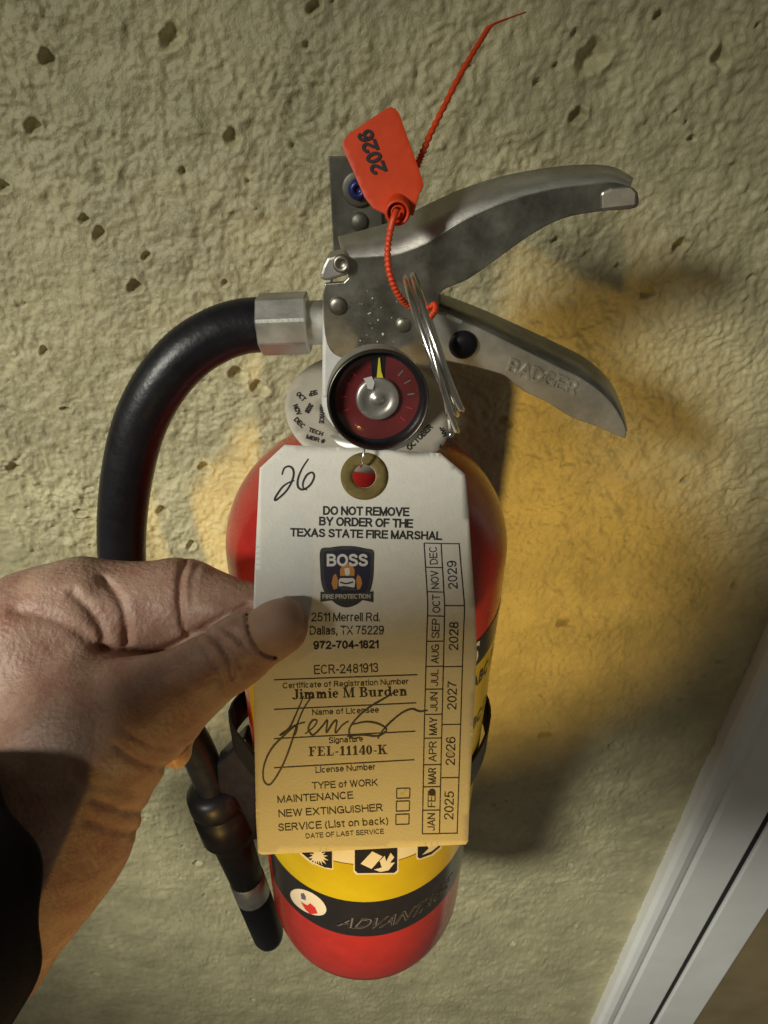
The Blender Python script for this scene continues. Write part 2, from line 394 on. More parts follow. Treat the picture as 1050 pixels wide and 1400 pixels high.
def serif_text(text, pl, pr, cap, mapper):
    """bold serif face: stems, hairlines, slab serifs and bowls; capital height 1"""
    TK, TN = 0.225, 0.085
    def V(x, y0, y1, w=TK): return [[(x, y0), (x + w, y0), (x + w, y1), (x, y1)]]
    def H(x0, x1, y, t=TN): return [[(x0, y), (x1, y), (x1, y + t), (x0, y + t)]]
    def D(a, b, w): return [[(a[0], a[1]), (a[0] + w, a[1]), (b[0] + w, b[1]), (b[0], b[1])]]
    def A(cx, cy, rx, ry, a0, a1, tk=TK, tn=TN, n=14):
        q = []
        for i in range(n):
            pts = []
            for k in (i, i + 1):
                a = math.radians(a0 + (a1 - a0) * k / n); t = abs(math.cos(a)) * tk + abs(math.sin(a)) * tn
                ix, iy = rx - tk, ry - tn
                pts.append(((cx + rx * math.cos(a), cy + ry * math.sin(a)), (cx + ix * math.cos(a), cy + iy * math.sin(a))))
            q.append([pts[0][0], pts[1][0], pts[1][1], pts[0][1]])
        return q
    xh = 0.68
    def stemS(x, y1, foot=True): return V(x, 0, y1) + H(x - .10, x + TK, y1 - TN) + (H(x - .09, x + TK + .09, 0) if foot else [])
    G = {
        'J': (.55, V(.25, .15, 1) + H(.13, .56, 1 - TN) + A(.17, .16, .28, .2, 180, 360)),
        'i': (.42, stemS(.12, xh) + A(.22, .9, .11, .11, 0, 360, .109, .109)),
        'm': (1.15, stemS(.12, xh) + A(.43, xh - .26, .22, .27, 0, 180) + V(.45, 0, xh - .26) + H(.37, .73, 0) + A(.78, xh - .26, .23, .27, 0, 180) + V(.81, 0, xh - .26) + H(.73, 1.1, 0)),
        'e': (.62, A(.32, xh / 2, .29, xh / 2, 0, 318) + H(.1, .59, xh / 2 - .02)),
        'M': (1.2, V(.14, 0, 1, .09) + H(.02, .36, 0) + H(.02, .34, 1 - TN) + D((.5, 0), (.14, 1), .2) + D((.54, 0), (.86, 1), .08) + V(.86, 0, 1) + H(.76, 1.18, 0) + H(.86, 1.18, 1 - TN)),
        'B': (.88, V(.14, 0, 1) + H(.02, .5, 0) + H(.02, .5, 1 - TN) + H(.3, .5, .49) + A(.47, .765, .31, .235, -90, 90) + A(.49, .27, .35, .27, -90, 90)),
        'u': (.85, V(.12, .2, xh) + H(.0, .32, xh - TN) + A(.38, .26, .26, .27, 180, 300) + V(.5, 0, xh) + H(.4, .7, xh - TN) + H(.5, .8, 0)),
        'r': (.62, stemS(.12, xh) + A(.47, xh - .22, .17, .23, 60, 180) + A(.51, xh - .11, .09, .09, 0, 360, .089, .089)),
        'd': (.82, A(.32, xh / 2, .29, xh / 2, 40, 320) + V(.48, 0, 1) + H(.36, .68, 1 - TN) + H(.5, .78, 0)),
        'n': (.85, stemS(.12, xh) + A(.44, xh - .26, .24, .27, 0, 180) + V(.48, 0, xh - .26) + H(.4, .77, 0)),
        'F': (.80, V(.14, 0, 1) + H(.02, .46, 0) + H(.02, .72, 1 - TN) + V(.64, .72, 1, .08) + H(.3, .54, .49) + V(.48, .38, .64, .07)),
        'E': (.86, V(.14, 0, 1) + H(.02, .74, 0) + H(.02, .72, 1 - TN) + V(.64, .72, 1, .08) + V(.68, 0, .28, .08) + H(.3, .54, .49) + V(.48, .38, .64, .07)),
        'L': (.80, V(.14, 0, 1) + H(.02, .70, 0) + H(.02, .46, 1 - TN) + V(.64, 0, .3, .08)),
        '-': (.42, H(.06, .36, .3, .11)),
        '1': (.60, V(.22, 0, .98) + H(.06, .56, 0) + D((.06, .72), (.3, .98), .12)),
        '4': (.68, V(.38, 0, 1) + H(.03, .66, .24, .1) + D((.03, .26), (.4, 1), .1) + H(.28, .66, 0)),
        '0': (.68, A(.33, .5, .3, .5, 0, 360)),
        'K': (.95, V(.14, 0, 1) + H(.02, .46, 0) + H(.02, .46, 1 - TN) + D((.32, .42), (.66, 1), .1) + D((.62, 0), (.38, .6), .22) + H(.54, .96, 0) + H(.56, .9, 1 - TN)),
        ' ': (.36, []),
    }
    Q = []; x = 0
    for ch in text:
        w, q = G[ch]; Q += [[(a + x, b) for a, b in p] for p in q]; x += w + .02
    W = x
    pl = np.array(pl, float); pr = np.array(pr, float); d = pr - pl; nrm = np.array([d[1], -d[0]]) / np.linalg.norm(d)
    Vv = []; Fc = []
    for p in Q:
        b = len(Vv); Vv += [mapper(pl + d * a / W + nrm * cap * y) for a, y in p]; Fc.append(tuple(range(b, b + len(p))))
    return Vv, Fc

# ------------------------------------------------------------------ the wall: one sheet of rough painted concrete, pits and grain as real relief
def vnoise(x, y, seed):
    xi = np.floor(x).astype(np.int64); yi = np.floor(y).astype(np.int64); fx = x - xi; fy = y - yi
    def h(a, b):
        n = (a * 374761393 + b * 668265263 + seed * 974634777) & 0xFFFFFFFF
        n = ((n ^ (n >> 13)) * 1274126177) & 0xFFFFFFFF
        return ((n ^ (n >> 16)) & 0xFFFF) / 65535.0
    u = fx * fx * fx * (fx * (fx * 6 - 15) + 10); v = fy * fy * fy * (fy * (fy * 6 - 15) + 10)
    return (h(xi, yi) * (1 - u) + h(xi + 1, yi) * u) * (1 - v) + (h(xi, yi + 1) * (1 - u) + h(xi + 1, yi + 1) * u) * v
def axis_grid(segs):
    out = []
    for a, b, s in segs: out += list(np.arange(a, b - s * .3, s))
    return np.array(out + [segs[-1][1]])
gx = axis_grid([(-1.8, -.9, .02), (-.9, -.46, .006), (-.46, -.22, .0017), (-.22, .22, .00078), (.22, .262, .0014)])
gz = axis_grid([(-.5, .2, .02), (.2, .54, .006), (.54, .85, .0026), (.85, 1.10, .0016), (1.10, 1.26, .0011), (1.26, 1.56, .00078), (1.56, 2.0, .006)])
X, Z = np.meshgrid(gx, gz)
def wall_height(X, Z):
    wx = X + .004 * (vnoise(X / .012, Z / .012, 91) - .5); wz = Z + .004 * (vnoise(X / .012, Z / .012, 92) - .5)
    h = np.zeros_like(X)
    for s, a, sd in ((.045, .0010, 1), (.017, .0008, 2), (.0084, .0009, 3), (.0050, .0007, 4), (.0030, .00085, 5), (.0018, .00085, 6), (.0011, .00070, 7)):
        c, d = math.cos(sd * 1.3), math.sin(sd * 1.3)
        n = vnoise((c * wx + d * wz) / s, (-d * wx + c * wz) / s * .8, sd)
        if sd in (3, 4): n = np.clip((n - .18) / .64, 0, 1); n = n * n * (3 - 2 * n)
        if sd in (4, 5, 6): n = n * (.25 + 1.5 * vnoise(X / .03 + 9, Z / .03, 40 + sd))
        h += a * (n - .5)
    return h * np.interp(Z, [.9, 1.2], [.62, 1.0])
Hh = wall_height(X, Z)
pits = [(65, 80, 10), (45, 172, 9), (235, 50, 13), (318, 188, 10), (115, 300, 6), (135, 320, 9), (200, 350, 6), (185, 392, 8), (338, 250, 4.5), (400, 200, 4), (430, 8, 9),
        (419, 62, 5), (308, 387, 4), (4, 255, 8), (790, 158, 9), (810, 78, 17), (735, 113, 5), (902, 20, 6), (985, 80, 13), (885, 400, 8), (930, 335, 8), (770, 850, 8), (325, 512, 11), (355, 530, 11), (690, 578, 11),
        (640, 90, 6), (936, 655, 5), (1005, 800, 5), (840, 1020, 6), (250, 235, 5), (280, 640, 8), (222, 700, 8), (262, 745, 7), (20, 640, 8), (90, 560, 6), (60, 480, 7), (110, 700, 7), (945, 190, 5), (760, 330, 5), (845, 365, 5), (675, 440, 5), (745, 1005, 7), (700, 1290, 4), (785, 1265, 4), (130, 1330, 5), (270, 1180, 5)]
P = []
for px, py, r in pits:
    q = atY((px, py), 0.0); dep = (q - CAM) @ FWD; P.append((q[0], q[2], r * dep / F * 1.15, 1.0))
for _ in range(900):
    P.append((rng.uniform(-.45, .25), rng.uniform(.6, 1.55), rng.choice([.0007, .0010, .0014, .002, .0028], p=[.42, .32, .16, .07, .03]), rng.uniform(.4, 1)))
for _ in range(3600):                        # grit standing proud of the paint
    P.append((rng.uniform(-.45, .25), rng.uniform(.6, 1.55), rng.choice([.0007, .0010, .0015, .0021], p=[.35, .35, .22, .08]), -rng.uniform(.25, .9)))
for cx_, cz_, r, s in P:
    i0, i1 = np.searchsorted(gx, [cx_ - 3 * r, cx_ + 3 * r]); j0, j1 = np.searchsorted(gz, [cz_ - 3 * r, cz_ + 3 * r])
    if i1 <= i0 or j1 <= j0: continue
    a = rng.uniform(0, 3.14); el = rng.uniform(.48, 1.0)
    dx = X[j0:j1, i0:i1] - cx_; dz = Z[j0:j1, i0:i1] - cz_
    u = (math.cos(a) * dx + math.sin(a) * dz) / r; v = (-math.sin(a) * dx + math.cos(a) * dz) / (r * el)
    d = np.sqrt(u * u + v * v) + (.6 * (vnoise(dx / (r * .8) + 50, dz / (r * .8) + 50, 17) - .5))
    if s < 0:
        Hh[j0:j1, i0:i1] += -.80 * s * r / (1 + np.exp((d - .8) * 7)); continue
    Hh[j0:j1, i0:i1] += -min(1.5 * r, .0042) * s / (1 + np.exp((d - .78) * 8)) + .20 * r * s * np.exp(-((d - 1.35) / .35) ** 2)
V = np.stack([X, -Hh, Z], -1).reshape(-1, 3).astype(np.float32)
nx, nz = len(gx), len(gz)
idx = np.arange(nx * nz).reshape(nz, nx)
quads = np.stack([idx[:-1, :-1], idx[:-1, 1:], idx[1:, 1:], idx[1:, :-1]], -1).reshape(-1, 4).astype(np.int32)
me = bpy.data.meshes.new('wall'); me.vertices.add(len(V)); me.vertices.foreach_set('co', V.ravel())
me.loops.add(quads.size); me.loops.foreach_set('vertex_index', quads.ravel())
me.polygons.add(len(quads)); me.polygons.foreach_set('loop_start', np.arange(0, quads.size, 4, dtype=np.int32))
me.polygons.foreach_set('use_smooth', np.ones(len(quads), bool)); me.update(calc_edges=True); me.materials.append(M['wall'])
wall = bpy.data.objects.new('wall', me); COL.objects.link(wall)
tag(wall, 'rough pitted cream painted concrete wall behind the red extinguisher', 'wall', 'structure')

# ------------------------------------------------------------------ white door frame at the lower right, with the brown door beyond it
df = thing('door_frame', 'white painted door frame with a dark groove at the lower right', 'door frame', (.30, 0, .2), kind='structure')
zb, zt = -.5, 2.0
def slab(name, x0, x1, y0, y1, m, parent, bev=.0015):
    return obj(name, *box(((x0 + x1) / 2, (y0 + y1) / 2, (zb + zt) / 2), (x1 - x0, abs(y1 - y0), zt - zb)), m, parent, bevel=bev)
# moulded casing with a rounded outer bead
prof = [(.262, .004), (.262, -.010), (.2645, -.0135), (.270, -.015), (.2765, -.0135), (.2785, -.0105), (.2805, -.0105), (.284, -.012), (.3195, -.012), (.3207, -.011), (.3207, .004)]
obj('casing', *prism([np.array([x, y, zb]) for x, y in prof], [np.array([x, y, zt]) for x, y in prof]), M['trim'], df, bevel=.0006)
slab('groove', .3208, .3266, -.0095, .004, M['gap'], df, 0)
slab('jamb', .3267, .3692, -.0125, .004, M['trim'], df)
dr = bpy.data.objects.new('door', None); COL.objects.remove if False else None
dro = obj('door', *box((.67, -.001, .75), (.60, .006, 2.5)), M['door'], None, bevel=.001)
tag(dro, 'brown surface beyond the white door frame in the bottom corner', 'door', 'structure')
bpy.data.objects.remove(dr)

# ------------------------------------------------------------------ wall bracket
br = thing('wall_bracket', 'dark galvanised steel hanging plate screwed to the wall behind the valve', 'bracket', atY((485, 320), 0))
pl = [(449, 214), (520, 214), (524, 345), (456, 345)]
obj('plate', *plate(pl, -.0052, .0022), M['galv'], br, bevel=.0005)
c = atY((490, 258), -.0055)
obj('washer', *lathe([(.0030, 0), (.0068, 0), (.0074, .0004), (.0074, .0012), (.0066, .0016), (.0030, .0016)], c, (0, -1, 0), 32), M['galv'], br, True)
sw = obj('screw', *lathe([(.0042, 0), (.0045, .0012), (.0042, .0026), (.003, .0036), (.0018, .0038), (.0016, .0024), (.0001, .0024)], c + np.array([0, -.0014, 0]), (0, -1, 0), 24), M['blue'], br, True)
c = atY((491, 303), -.0052)
obj('rivet', *lathe([(.0042, -.0003), (.0040, .0009), (.0028, .0018), (.0001, .0021)], c, (0, -1, 0), 24), M['galv'], br, True)
obj('hook', *join(box((.006, -.030, 1.425), (.016, .052, .004)), box((.006, -.004, 1.434), (.016, .004, .022))), M['galv'], br, bevel=.0006)

# ------------------------------------------------------------------ fire extinguisher
Z_S = 1.327; Z_B = 1.5 - 7.40 * RAD
ext = thing('fire_extinguisher', 'red fire extinguisher hanging on the wall with black hose and metal squeeze handles', 'fire extinguisher', (0, AX, Z_B))
prof = [(.0001, .006), (RAD * .62, .005), (RAD * .80, .0005), (RAD * .92, .0015), (RAD * .98, .006), (RAD, .013)]
prof = [(r, Z_B + h) for r, h in prof] + [(RAD, z) for z in np.linspace(Z_B + .03, Z_S, 14)]
prof += [(max(RAD * math.cos(t), .019), Z_S + .055 * math.sin(t)) for t in np.linspace(.08, 1.27, 16)]
prof += [(.019, 1.388), (.0001, 1.388)]
cyl = obj('cylinder', *lathe(prof, (0, AX, 0), (0, 0, 1), 96), M['red'], ext, True)
obj('neck_ring', *lathe([(.019, 1.3785), (.0235, 1.379), (.0245, 1.381), (.0245, 1.386), (.023, 1.388), (.012, 1.388)], (0, AX, 0), (0, 0, 1), 40), M['alu'], ext, True)

def cm(off): return lambda p: atcyl(p, RAD + off)
def zphi(p, off=0):
    q = atcyl(p, RAD + off); return q[2], math.atan2(q[0], -(q[1] - AX))
def band(z0, z1, f0, f1, off, n=48, m=5):
    V = []; Fc = []
    for j in range(m + 1):
        for i in range(n + 1):
            f = f0 + (f1 - f0) * i / n; z = z0 + (z1 - z0) * j / m
            V.append((math.sin(f) * (RAD + off), AX - math.cos(f) * (RAD + off), z))
    for j in range(m):
        for i in range(n):
            a = j * (n + 1) + i; Fc.append((a, a + 1, a + n + 2, a + n + 1))
    return V, Fc
z_k = 1.5 - 6.39 * RAD; z_y = 1.5 - 5.80 * RAD
z_w = zphi((500, 1181))[0]
z_t = zphi((676, 842))[0] - .002; z_t2 = zphi((670, 880))[0] - .002
F0, F1 = -1.04, 1.42
lab = obj('label', *band(z_k, z_t, F0, F1, .00012, 60, 24), M['yellowprint'], ext, True)
obj('black_stripe', *band(z_k, z_y, F0, F1, .00022), M['blackprint'], lab, True)
obj('black_stripe', *band(z_t2, z_t, F0, F1, .00022), M['blackprint'], lab, True)
obj('white_panel', *band(z_w, z_t2 - .001, -.9, .74, .00022, 48, 24), M['whiteprint'], lab, True)
obj('panel_rule', *band(z_w - .0008, z_w - .0003, -.9, .74, .00022, 48, 1), M['blackprint'], lab, True)
# pictograms
for loop, art in (
    ([(412, 1120), (454, 1120), (454, 1187.5), (444, 1186), (426, 1178), (412, 1166)], 'burst'),
    ([(485, 1122), (544, 1121), (543, 1190), (539, 1193.5), (489, 1194), (485, 1190)], 'sheet'),
    ([(571, 1115), (604, 1100), (602, 1158), (590, 1168), (574, 1174), (571, 1172)], 'hand')):
    L = np.array(loop, float); c = L.mean(0)
    big = c + (L - c) * 1.0 + np.sign(L - c) * 1.8
    pg = obj('pictogram', *fill([big], cm(.00032), 6), M['whiteprint'], lab, True)
    obj('pictogram_ground', *fill([L], cm(.00042), 6), M['blackprint'], pg, True)
    if art == 'burst':
        a = np.linspace(0, 2 * math.pi, 34, endpoint=False); rr = np.where(np.arange(34) % 2, 8.0, 15.5) * (1 + .18 * np.sin(a * 3))
        s = [np.stack([435 + rr * np.cos(a) * .85, 1170 + rr * np.sin(a)], -1)]
    elif art == 'sheet':
        s = [[(493, 1181), (509, 1164), (523, 1171), (508, 1188)], [(511, 1189), (522, 1186), (519, 1177), (526, 1170), (528, 1178), (534, 1166), (539, 1172), (533, 1180), (540, 1179), (531, 1190), (520, 1192)]]
    else:
        s = [[(577, 1169), (586, 1160), (582, 1152), (590, 1149), (594, 1155), (600, 1150), (600, 1156), (590, 1164)]]
    obj('pictogram_shape', *fill(s, cm(.00052), 5), M['whiteprint'], pg, True)
# oval emblem and outlined word on the black stripe
a = np.linspace(0, 2 * math.pi, 40, endpoint=False)
oc = np.array([421.5, 1233.5]); ax1 = np.array([23.5, 14.5]); ax2 = np.array([7.5, -11.0])
em = obj('emblem', *fill([oc + np.outer(np.cos(a), ax1) + np.outer(np.sin(a), ax2)], cm(.00032), 4), M['whiteprint'], lab, True)
obj('emblem_figure', *fill([[(411, 1222), (415, 1221), (418, 1226), (418, 1231), (412, 1229)]], cm(.00042), 4), M['blueprint'], em)
obj('emblem_figure', *fill([[(411, 1233), (420, 1238), (424, 1235), (431, 1241), (434, 1249), (424, 1250), (417, 1243)]], cm(.00042), 4), M['redprint'], em)
def outline_text(text, pl, pr, cap, mapper, shear, m_out, m_in, parent, offs):
    o = obj('lettering', *text_px(text, pl, pr, cap, mapper(offs), .035, shear), m_out, parent)
    obj('lettering_core', *text_px(text, pl, pr, cap, mapper(offs + .00008), .004, shear), m_in, o)
def arc_text(text, z, f0, f1, cap, off, bold=0.0, shear=0.0, flip=False):
    v, f = glyphs(text, bold); H = glyphs('H')[0][:, 1].max()
    u = (v[:, 0] - v[:, 0].min()) / np.ptp(v[:, 0]); h = v[:, 1] / H
    ph = f0 + (f1 - f0) * u + h * cap * shear / RAD
    r = RAD + off
    return [(math.sin(p) * r, AX - math.cos(p) * r, z + cap * q) for p, q in zip(ph, h)], f
zc = zphi((462, 1263))[0]
_, fa = zphi((460, 1258)); fb = fa + 1.12
ol = obj('lettering', *arc_text('ADVANTAGE', zc - .001, fa, fb, .0105, .00034, .022, .45), M['greyprint'], lab)
obj('lettering_core', *arc_text('ADVANTAGE', zc - .001, fa, fb, .0105, .00044, -.012, .45), M['blackprint'], ol)
# black print running round the yellow part of the label at the right edge, white characters on the upper stripe
obj('lettering', *arc_text('ABC DRY CHEMICAL', zphi((660, 915))[0] - .006, .86, 2.1, .0075, .00034, .02), M['blackprint'], lab)
obj('lettering', *arc_text('ABC DRY CHEMICAL', zphi((648, 975))[0] - .012, .86, 2.1, .0075, .00034, .02), M['blackprint'], lab)
obj('lettering', *arc_text('AS', z_t2 + .003, .72, .90, .012, .00034, .02), M['whiteprint'], lab)

# valve: cast body, port, neck
YV = -.104            # front plane of the lever side plates
vb = obj('valve_body', *join(
    box((.003, AX, 1.412), (.030, .034, .048)),
    lathe([(.0185, 1.383), (.0185, 1.398), (.015, 1.402), (.015, 1.41)], (0, AX, 0), (0, 0, 1), 32, cap=True)), M['cast'], ext, bevel=.003)
# the pale flank of the casting beside the gauge
fl = [(441, 392), (452, 384), (452, 470), (470, 482), (505, 500), (500, 545), (440, 545)]
obj('valve_flank', *plate(fl, YV + .0012, .012), M['cast'], ext, bevel=.0012)

def lever_curve(pts, n=6): return [tuple(p) for p in crom(pts, n)]
ft = lever_curve([(470, 352), (515, 350), (545, 346), (585, 330), (630, 302), (685, 277), (745, 260), (800, 252), (838, 249), (862, 255)])   # front top edge
bk = lever_curve([(462, 323), (505, 312), (540, 301), (585, 279), (632, 258), (690, 240), (750, 229), (800, 225), (838, 228), (866, 243)])    # back top edge
low = lever_curve([(872, 262), (870, 284), (822, 289), (770, 299), (725, 322), (680, 354), (640, 382), (605, 398), (600, 420), (604, 468), (596, 505), (560, 496), (520, 487), (470, 490), (447, 470), (441, 410), (444, 388)], 4)
notch = [(470, 386), (476, 380), (476, 356)]
lv = obj('carry_lever', *plate(ft + low + notch, YV, .0022), M['dull'], ext, bevel=.0006)
YB = YV + .019
top = strip([atY(p, YV + .0002) for p in ft], [atY(p, YB) for p in bk])
obj('lever_top', *top, M['alu'], lv, smooth=True, solid=.0016)
tip = [(822, 264), (836, 256), (858, 254), (868, 258), (872, 264), (872, 280), (866, 285), (822, 288)]
obj('lever_tip', *plate(tip, YV - .0008, .016), M['steel'], lv, bevel=.0012)
obj('lever_tip_face', *plate([(824, 266), (838, 259), (862, 257), (869, 264), (868, 280), (824, 285)], YV - .0010, .0006), M['lever_end'], lv, bevel=.0002)
obj('rear_flange', *plate([(p[0] - 2, p[1] + 3) for p in ft] + low[4:36], YB - .001, .0018), M['dull'], lv, bevel=.0004)
for p, r in (((462, 418), .0031), ((551, 444), .0026)):
    obj('rivet', *lathe([(r, -.0003), (r, .0004), (r * .8, .0011), (r * .35, .0014), (.0001, .0014)], atY(p, YV), (0, -1, 0), 24), M['dull'], lv, True)
sp = []
for _ in range(22):
    p = (rng.uniform(480, 570), rng.uniform(395, 478)); q = atY(p, YV - .0002); r = rng.choice([.00018, .0003, .0005], p=[.5, .35, .15])
    sp.append(([q + np.array([math.cos(t) * r * rng.uniform(.7, 1.3), 0, math.sin(t) * r * rng.uniform(.7, 1.3)]) for t in np.linspace(0, 2 * math.pi, 7, endpoint=False)], [tuple(range(7))]))
o = obj('paint_specks', *join(*sp), M['whiteprint'], lv); o['kind'] = 'stuff'
# small stamped tab at the valve's top left corner
tb = [(438, 374), (441, 364), (447, 352), (470, 347), (476, 353), (477, 376), (446, 385), (438, 382)]
obj('lock_tab', *plate(tb, YV - .0018, .010), M['alu'], ext, bevel=.0012)
obj('lock_tab', *lathe([(.0028, -.001), (.0028, .0012), (.0016, .0016), (.0014, .0004), (.0001, .0004)], atY((467, 360), YV - .0018), (0, -1, 0), 20), M['dull'], ext, True)

# squeeze handle below it
hf = lever_curve([(586, 428), (610, 432), (650, 446), (700, 470), (760, 500), (800, 520), (832, 546), (850, 572), (857, 590)])
hb = lever_curve([(586, 400), (610, 404), (655, 421), (705, 443), (765, 471), (802, 491), (833, 520), (851, 558), (857.5, 586)])
hl = lever_curve([(855, 600), (840, 594), (815, 583), (780, 570), (748, 550), (722, 538), (704, 526), (690, 514), (665, 506), (640, 500), (612, 494), (590, 490)], 5)
YH = YV - .001
hd = obj('squeeze_handle', *plate(hf + hl, YH, .0022), M['alu'], ext, bevel=.0006)
obj('handle_top', *strip([atY(p, YH + .0002) for p in hf], [atY(p, YH + .019) for p in hb]), M['dull'], hd, smooth=True, solid=.0016)
obj('rear_flange', *plate([(p[0], p[1] + 4) for p in hf] + hl, YH + .017, .0018), M['dull'], hd, bevel=.0004)
pc = atY((633, 471), YH)
obj('pivot_cap', *lathe([(.0050, -.0004), (.0050, .0006), (.0046, .0016), (.0034, .0027), (.0016, .0033), (.0001, .0035)], pc, (0, -1, 0), 32), M['plastic'], hd, True)
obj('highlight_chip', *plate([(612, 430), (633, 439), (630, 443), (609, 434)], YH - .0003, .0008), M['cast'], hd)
lm = lambda dy: (lambda p: atY(p, dy))
gv, gf = text_px('BADGER', (692, 508), (786, 541), 20, lm(YH - .0004), .006)
lt = obj('lettering', gv, gf, M['alu'], hd); s = lt.modifiers.new('thickness', 'SOLIDIFY'); s.thickness = .0006; s.offset = 0

# pressure gauge
gn = np.array([.10, -.975, .16]); gn /= np.linalg.norm(gn)
gc = atD((517.5, 549), .1925)
gR = 70.5 * .1925 / F
gu = np.array([0, 0, 1.0]) - gn * gn[2]; gu /= np.linalg.norm(gu); gr = np.cross(gu, -gn); gr /= np.linalg.norm(gr)
if gr[0] < 0: gr = -gr
ga = obj('pressure_gauge', *lathe([(.004, -.034), (.006, -.034), (.006, -.016), (gR * .90, -.0135), (gR * .985, -.011), (gR, -.008), (gR, -.0012)], gc, gn, 64), M['alu'], ext, True)
obj('bezel', *lathe([(gR, -.0013), (gR * .99, .0002), (gR * .965, .0007), (gR * .945, .0003), (gR * .935, -.0012), (gR * .93, -.0045)], gc, gn, 64), M['darkmetal'], ga, True)
def gm(off): return lambda p: gc + gr * p[0] * gR + gu * p[1] * gR + gn * off
def circ(r, n=48, a0=0, a1=2 * math.pi, cx=0, cy=0):
    a = np.linspace(a0, a1, n, endpoint=abs(a1 - a0 - 2 * math.pi) > 1e-6); return [(cx + r * math.cos(t), cy + r * math.sin(t)) for t in a]
def flat(loops, mp, step=.08):
    v, f = fill(loops, mp, step); return v, [tuple(reversed(t)) for t in f]
obj('dial', *flat([circ(.935)], gm(-.0044)), M['blackprint'], ga)
obj('dial_ring', *flat([circ(.84), circ(.36)], gm(-.0042)), M['dial'], ga)
obj('dial_disc', *lathe([(.425 * gR, -.0042), (.425 * gR, -.0030), (.40 * gR, -.0026), (.28 * gR, -.0027), (.26 * gR, -.0030), (.12 * gR, -.0030), (.10 * gR, -.0022), (.0001, -.0022)], gc, gn, 48), M['dialsilver'], ga, True)
obj('needle', *flat([[(-.10, .40), (.13, .40), (.16, .84), (-.13, .84)]], gm(-.0040)), M['blackprint'], ga)
obj('needle', *flat([[(-.02, .38), (.12, .38), (.07, .55), (.045, .80), (.02, .80)]], gm(-.0034)), M['dialyellow'], ga)
obj('needle_tail', *flat([[(-.28, .42), (-.12, .46), (-.06, .34), (-.10, .20), (-.20, .22), (-.22, .32)]], gm(-.0024)), M['whiteprint'], ga)
for t in np.radians([-40, -18, 6, 28, 47, 133, 152, 176, 200]):
    e, n_ = np.array([math.cos(t), math.sin(t)]), np.array([-math.sin(t), math.cos(t)]) * .012
    obj('dial_mark', *flat([[tuple(e * .60 - n_), tuple(e * .74 - n_), tuple(e * .74 + n_), tuple(e * .60 + n_)]], gm(-.0040)), M['dialsilver'] if t > 0 and t < .9 else M['redprint'], ga)
obj('lens', *lathe([(.0001, .0002), (gR * .5, -.0001), (gR * .80, -.0008), (gR * .915, -.0016)], gc, gn, 48), M['glass'], ga, True)

# hose: outlet, hex ferrule, rubber hose, connector and nozzle
YO = AX - .004
def hexbar(a, b, r0, seg=6, rot=0.26):
    A = atY(a, YO); B = atY(b, YO); L = np.linalg.norm(B - A)
    return lathe([(r0 * .97, 0), (r0, .0006), (r0, L - .0006), (r0 * .97, L)], A, B - A, seg, rot, rot + 2 * math.pi, cap=True)
px2 = lambda p, Y: np.linalg.norm(atY((p[0], p[1] + 1), Y) - atY(p, Y)) * .965
u = px2((390, 443), YO)
obj('hose_outlet', *lathe([(30 * u, -.002), (30 * u, .009), (26 * u, .011), (26 * u, .020)], atY((447, 441), YO), (-1, 0, -.04), 32, cap=True), M['alu'], ext, True)
o = obj('hose_ferrule', *hexbar((423, 441.5), (356, 444), 43.2 * u, 8, .39), M['alu'], ext, bevel=.0008)
hp = [(362, 444, YO), (330, 447, YO - .001), (295, 459, YO - .003), (255, 485, YO - .006), (218, 528, YO - .009), (190, 584, YO - .011), (174, 650, YO - .012), (167, 715, YO - .012), (168, 775, YO - .011), (178, 835, YO - .008), (203, 905, YO - .002), (240, 975, YO + .004), (272, 1030, YO + .006), (296, 1090, YO + .004)]
W = [38, 37.5, 37, 36.5, 36, 36, 36, 35.5, 35.5, 34, 32, 31, 31, 31]
pts = crom([atY(h[:2], h[2]) for h in hp], 14)
wr = .0099 + .00010 * (np.arange(len(pts)) % 2)
V_, F_ = sweep(pts, wr, 28)
hose = obj('hose', V_, F_, M['rubber'], ext, True)
# the woven cover's fine ribs
rb = []
for i in range(3, len(pts) - 1):
    pass
A = atY((291, 1080), YO + .004); B = atY((372, 1290), YO + .012 - .018)
ND = (B - A); NL = np.linalg.norm(ND); ND = ND / NL
def along(px): # distance along the nozzle axis whose picture is nearest to pixel row px
    t = np.linspace(0, NL * 1.1, 400); y = np.array([proj(A + ND * q)[1] for q in t]); return t[np.argmin(abs(y - px))]
s1, s2, s3, s4, s5 = along(1092), along(1135), along(1200), along(1222), along(1283)
up = lambda s: 1.0 / F * ((A + ND * s - CAM) @ FWD)
nz = obj('nozzle', *lathe([(.012, -.004), (36 * up(s1), 0), (37 * up(s1), s1), (37 * up(s1), s1 + .003), (34 * up(s1), s1 + .004), (34 * up(s1), s1 + .007), (37 * up(s1), s1 + .008), (36 * up(s2), s2), (29 * up(s2), s2 + .003), (27 * up(s2), s2 + .012), (22.5 * up(s3), s3 - .001)], A, ND, 36, cap=True), M['plastic'], ext, True)
obj('nozzle_band', *lathe([(21 * up(s3), s3 - .001), (23.5 * up(s3), s3), (23.2 * up(s4), s4), (21 * up(s4), s4 + .001)], A, ND, 36), M['alu'], nz, True)
obj('nozzle_tip', *lathe([(21 * up(s4), s4), (23.0 * up(s4), s4 + .001), (20.5 * up(s5), s5 - .006), (18 * up(s5), s5 - .001), (15 * up(s5), s5), (11 * up(s5), s5), (10 * up(s5), s5 - .02), (.0001, s5 - .02)], A, ND, 36), M['plastic'], nz, True)
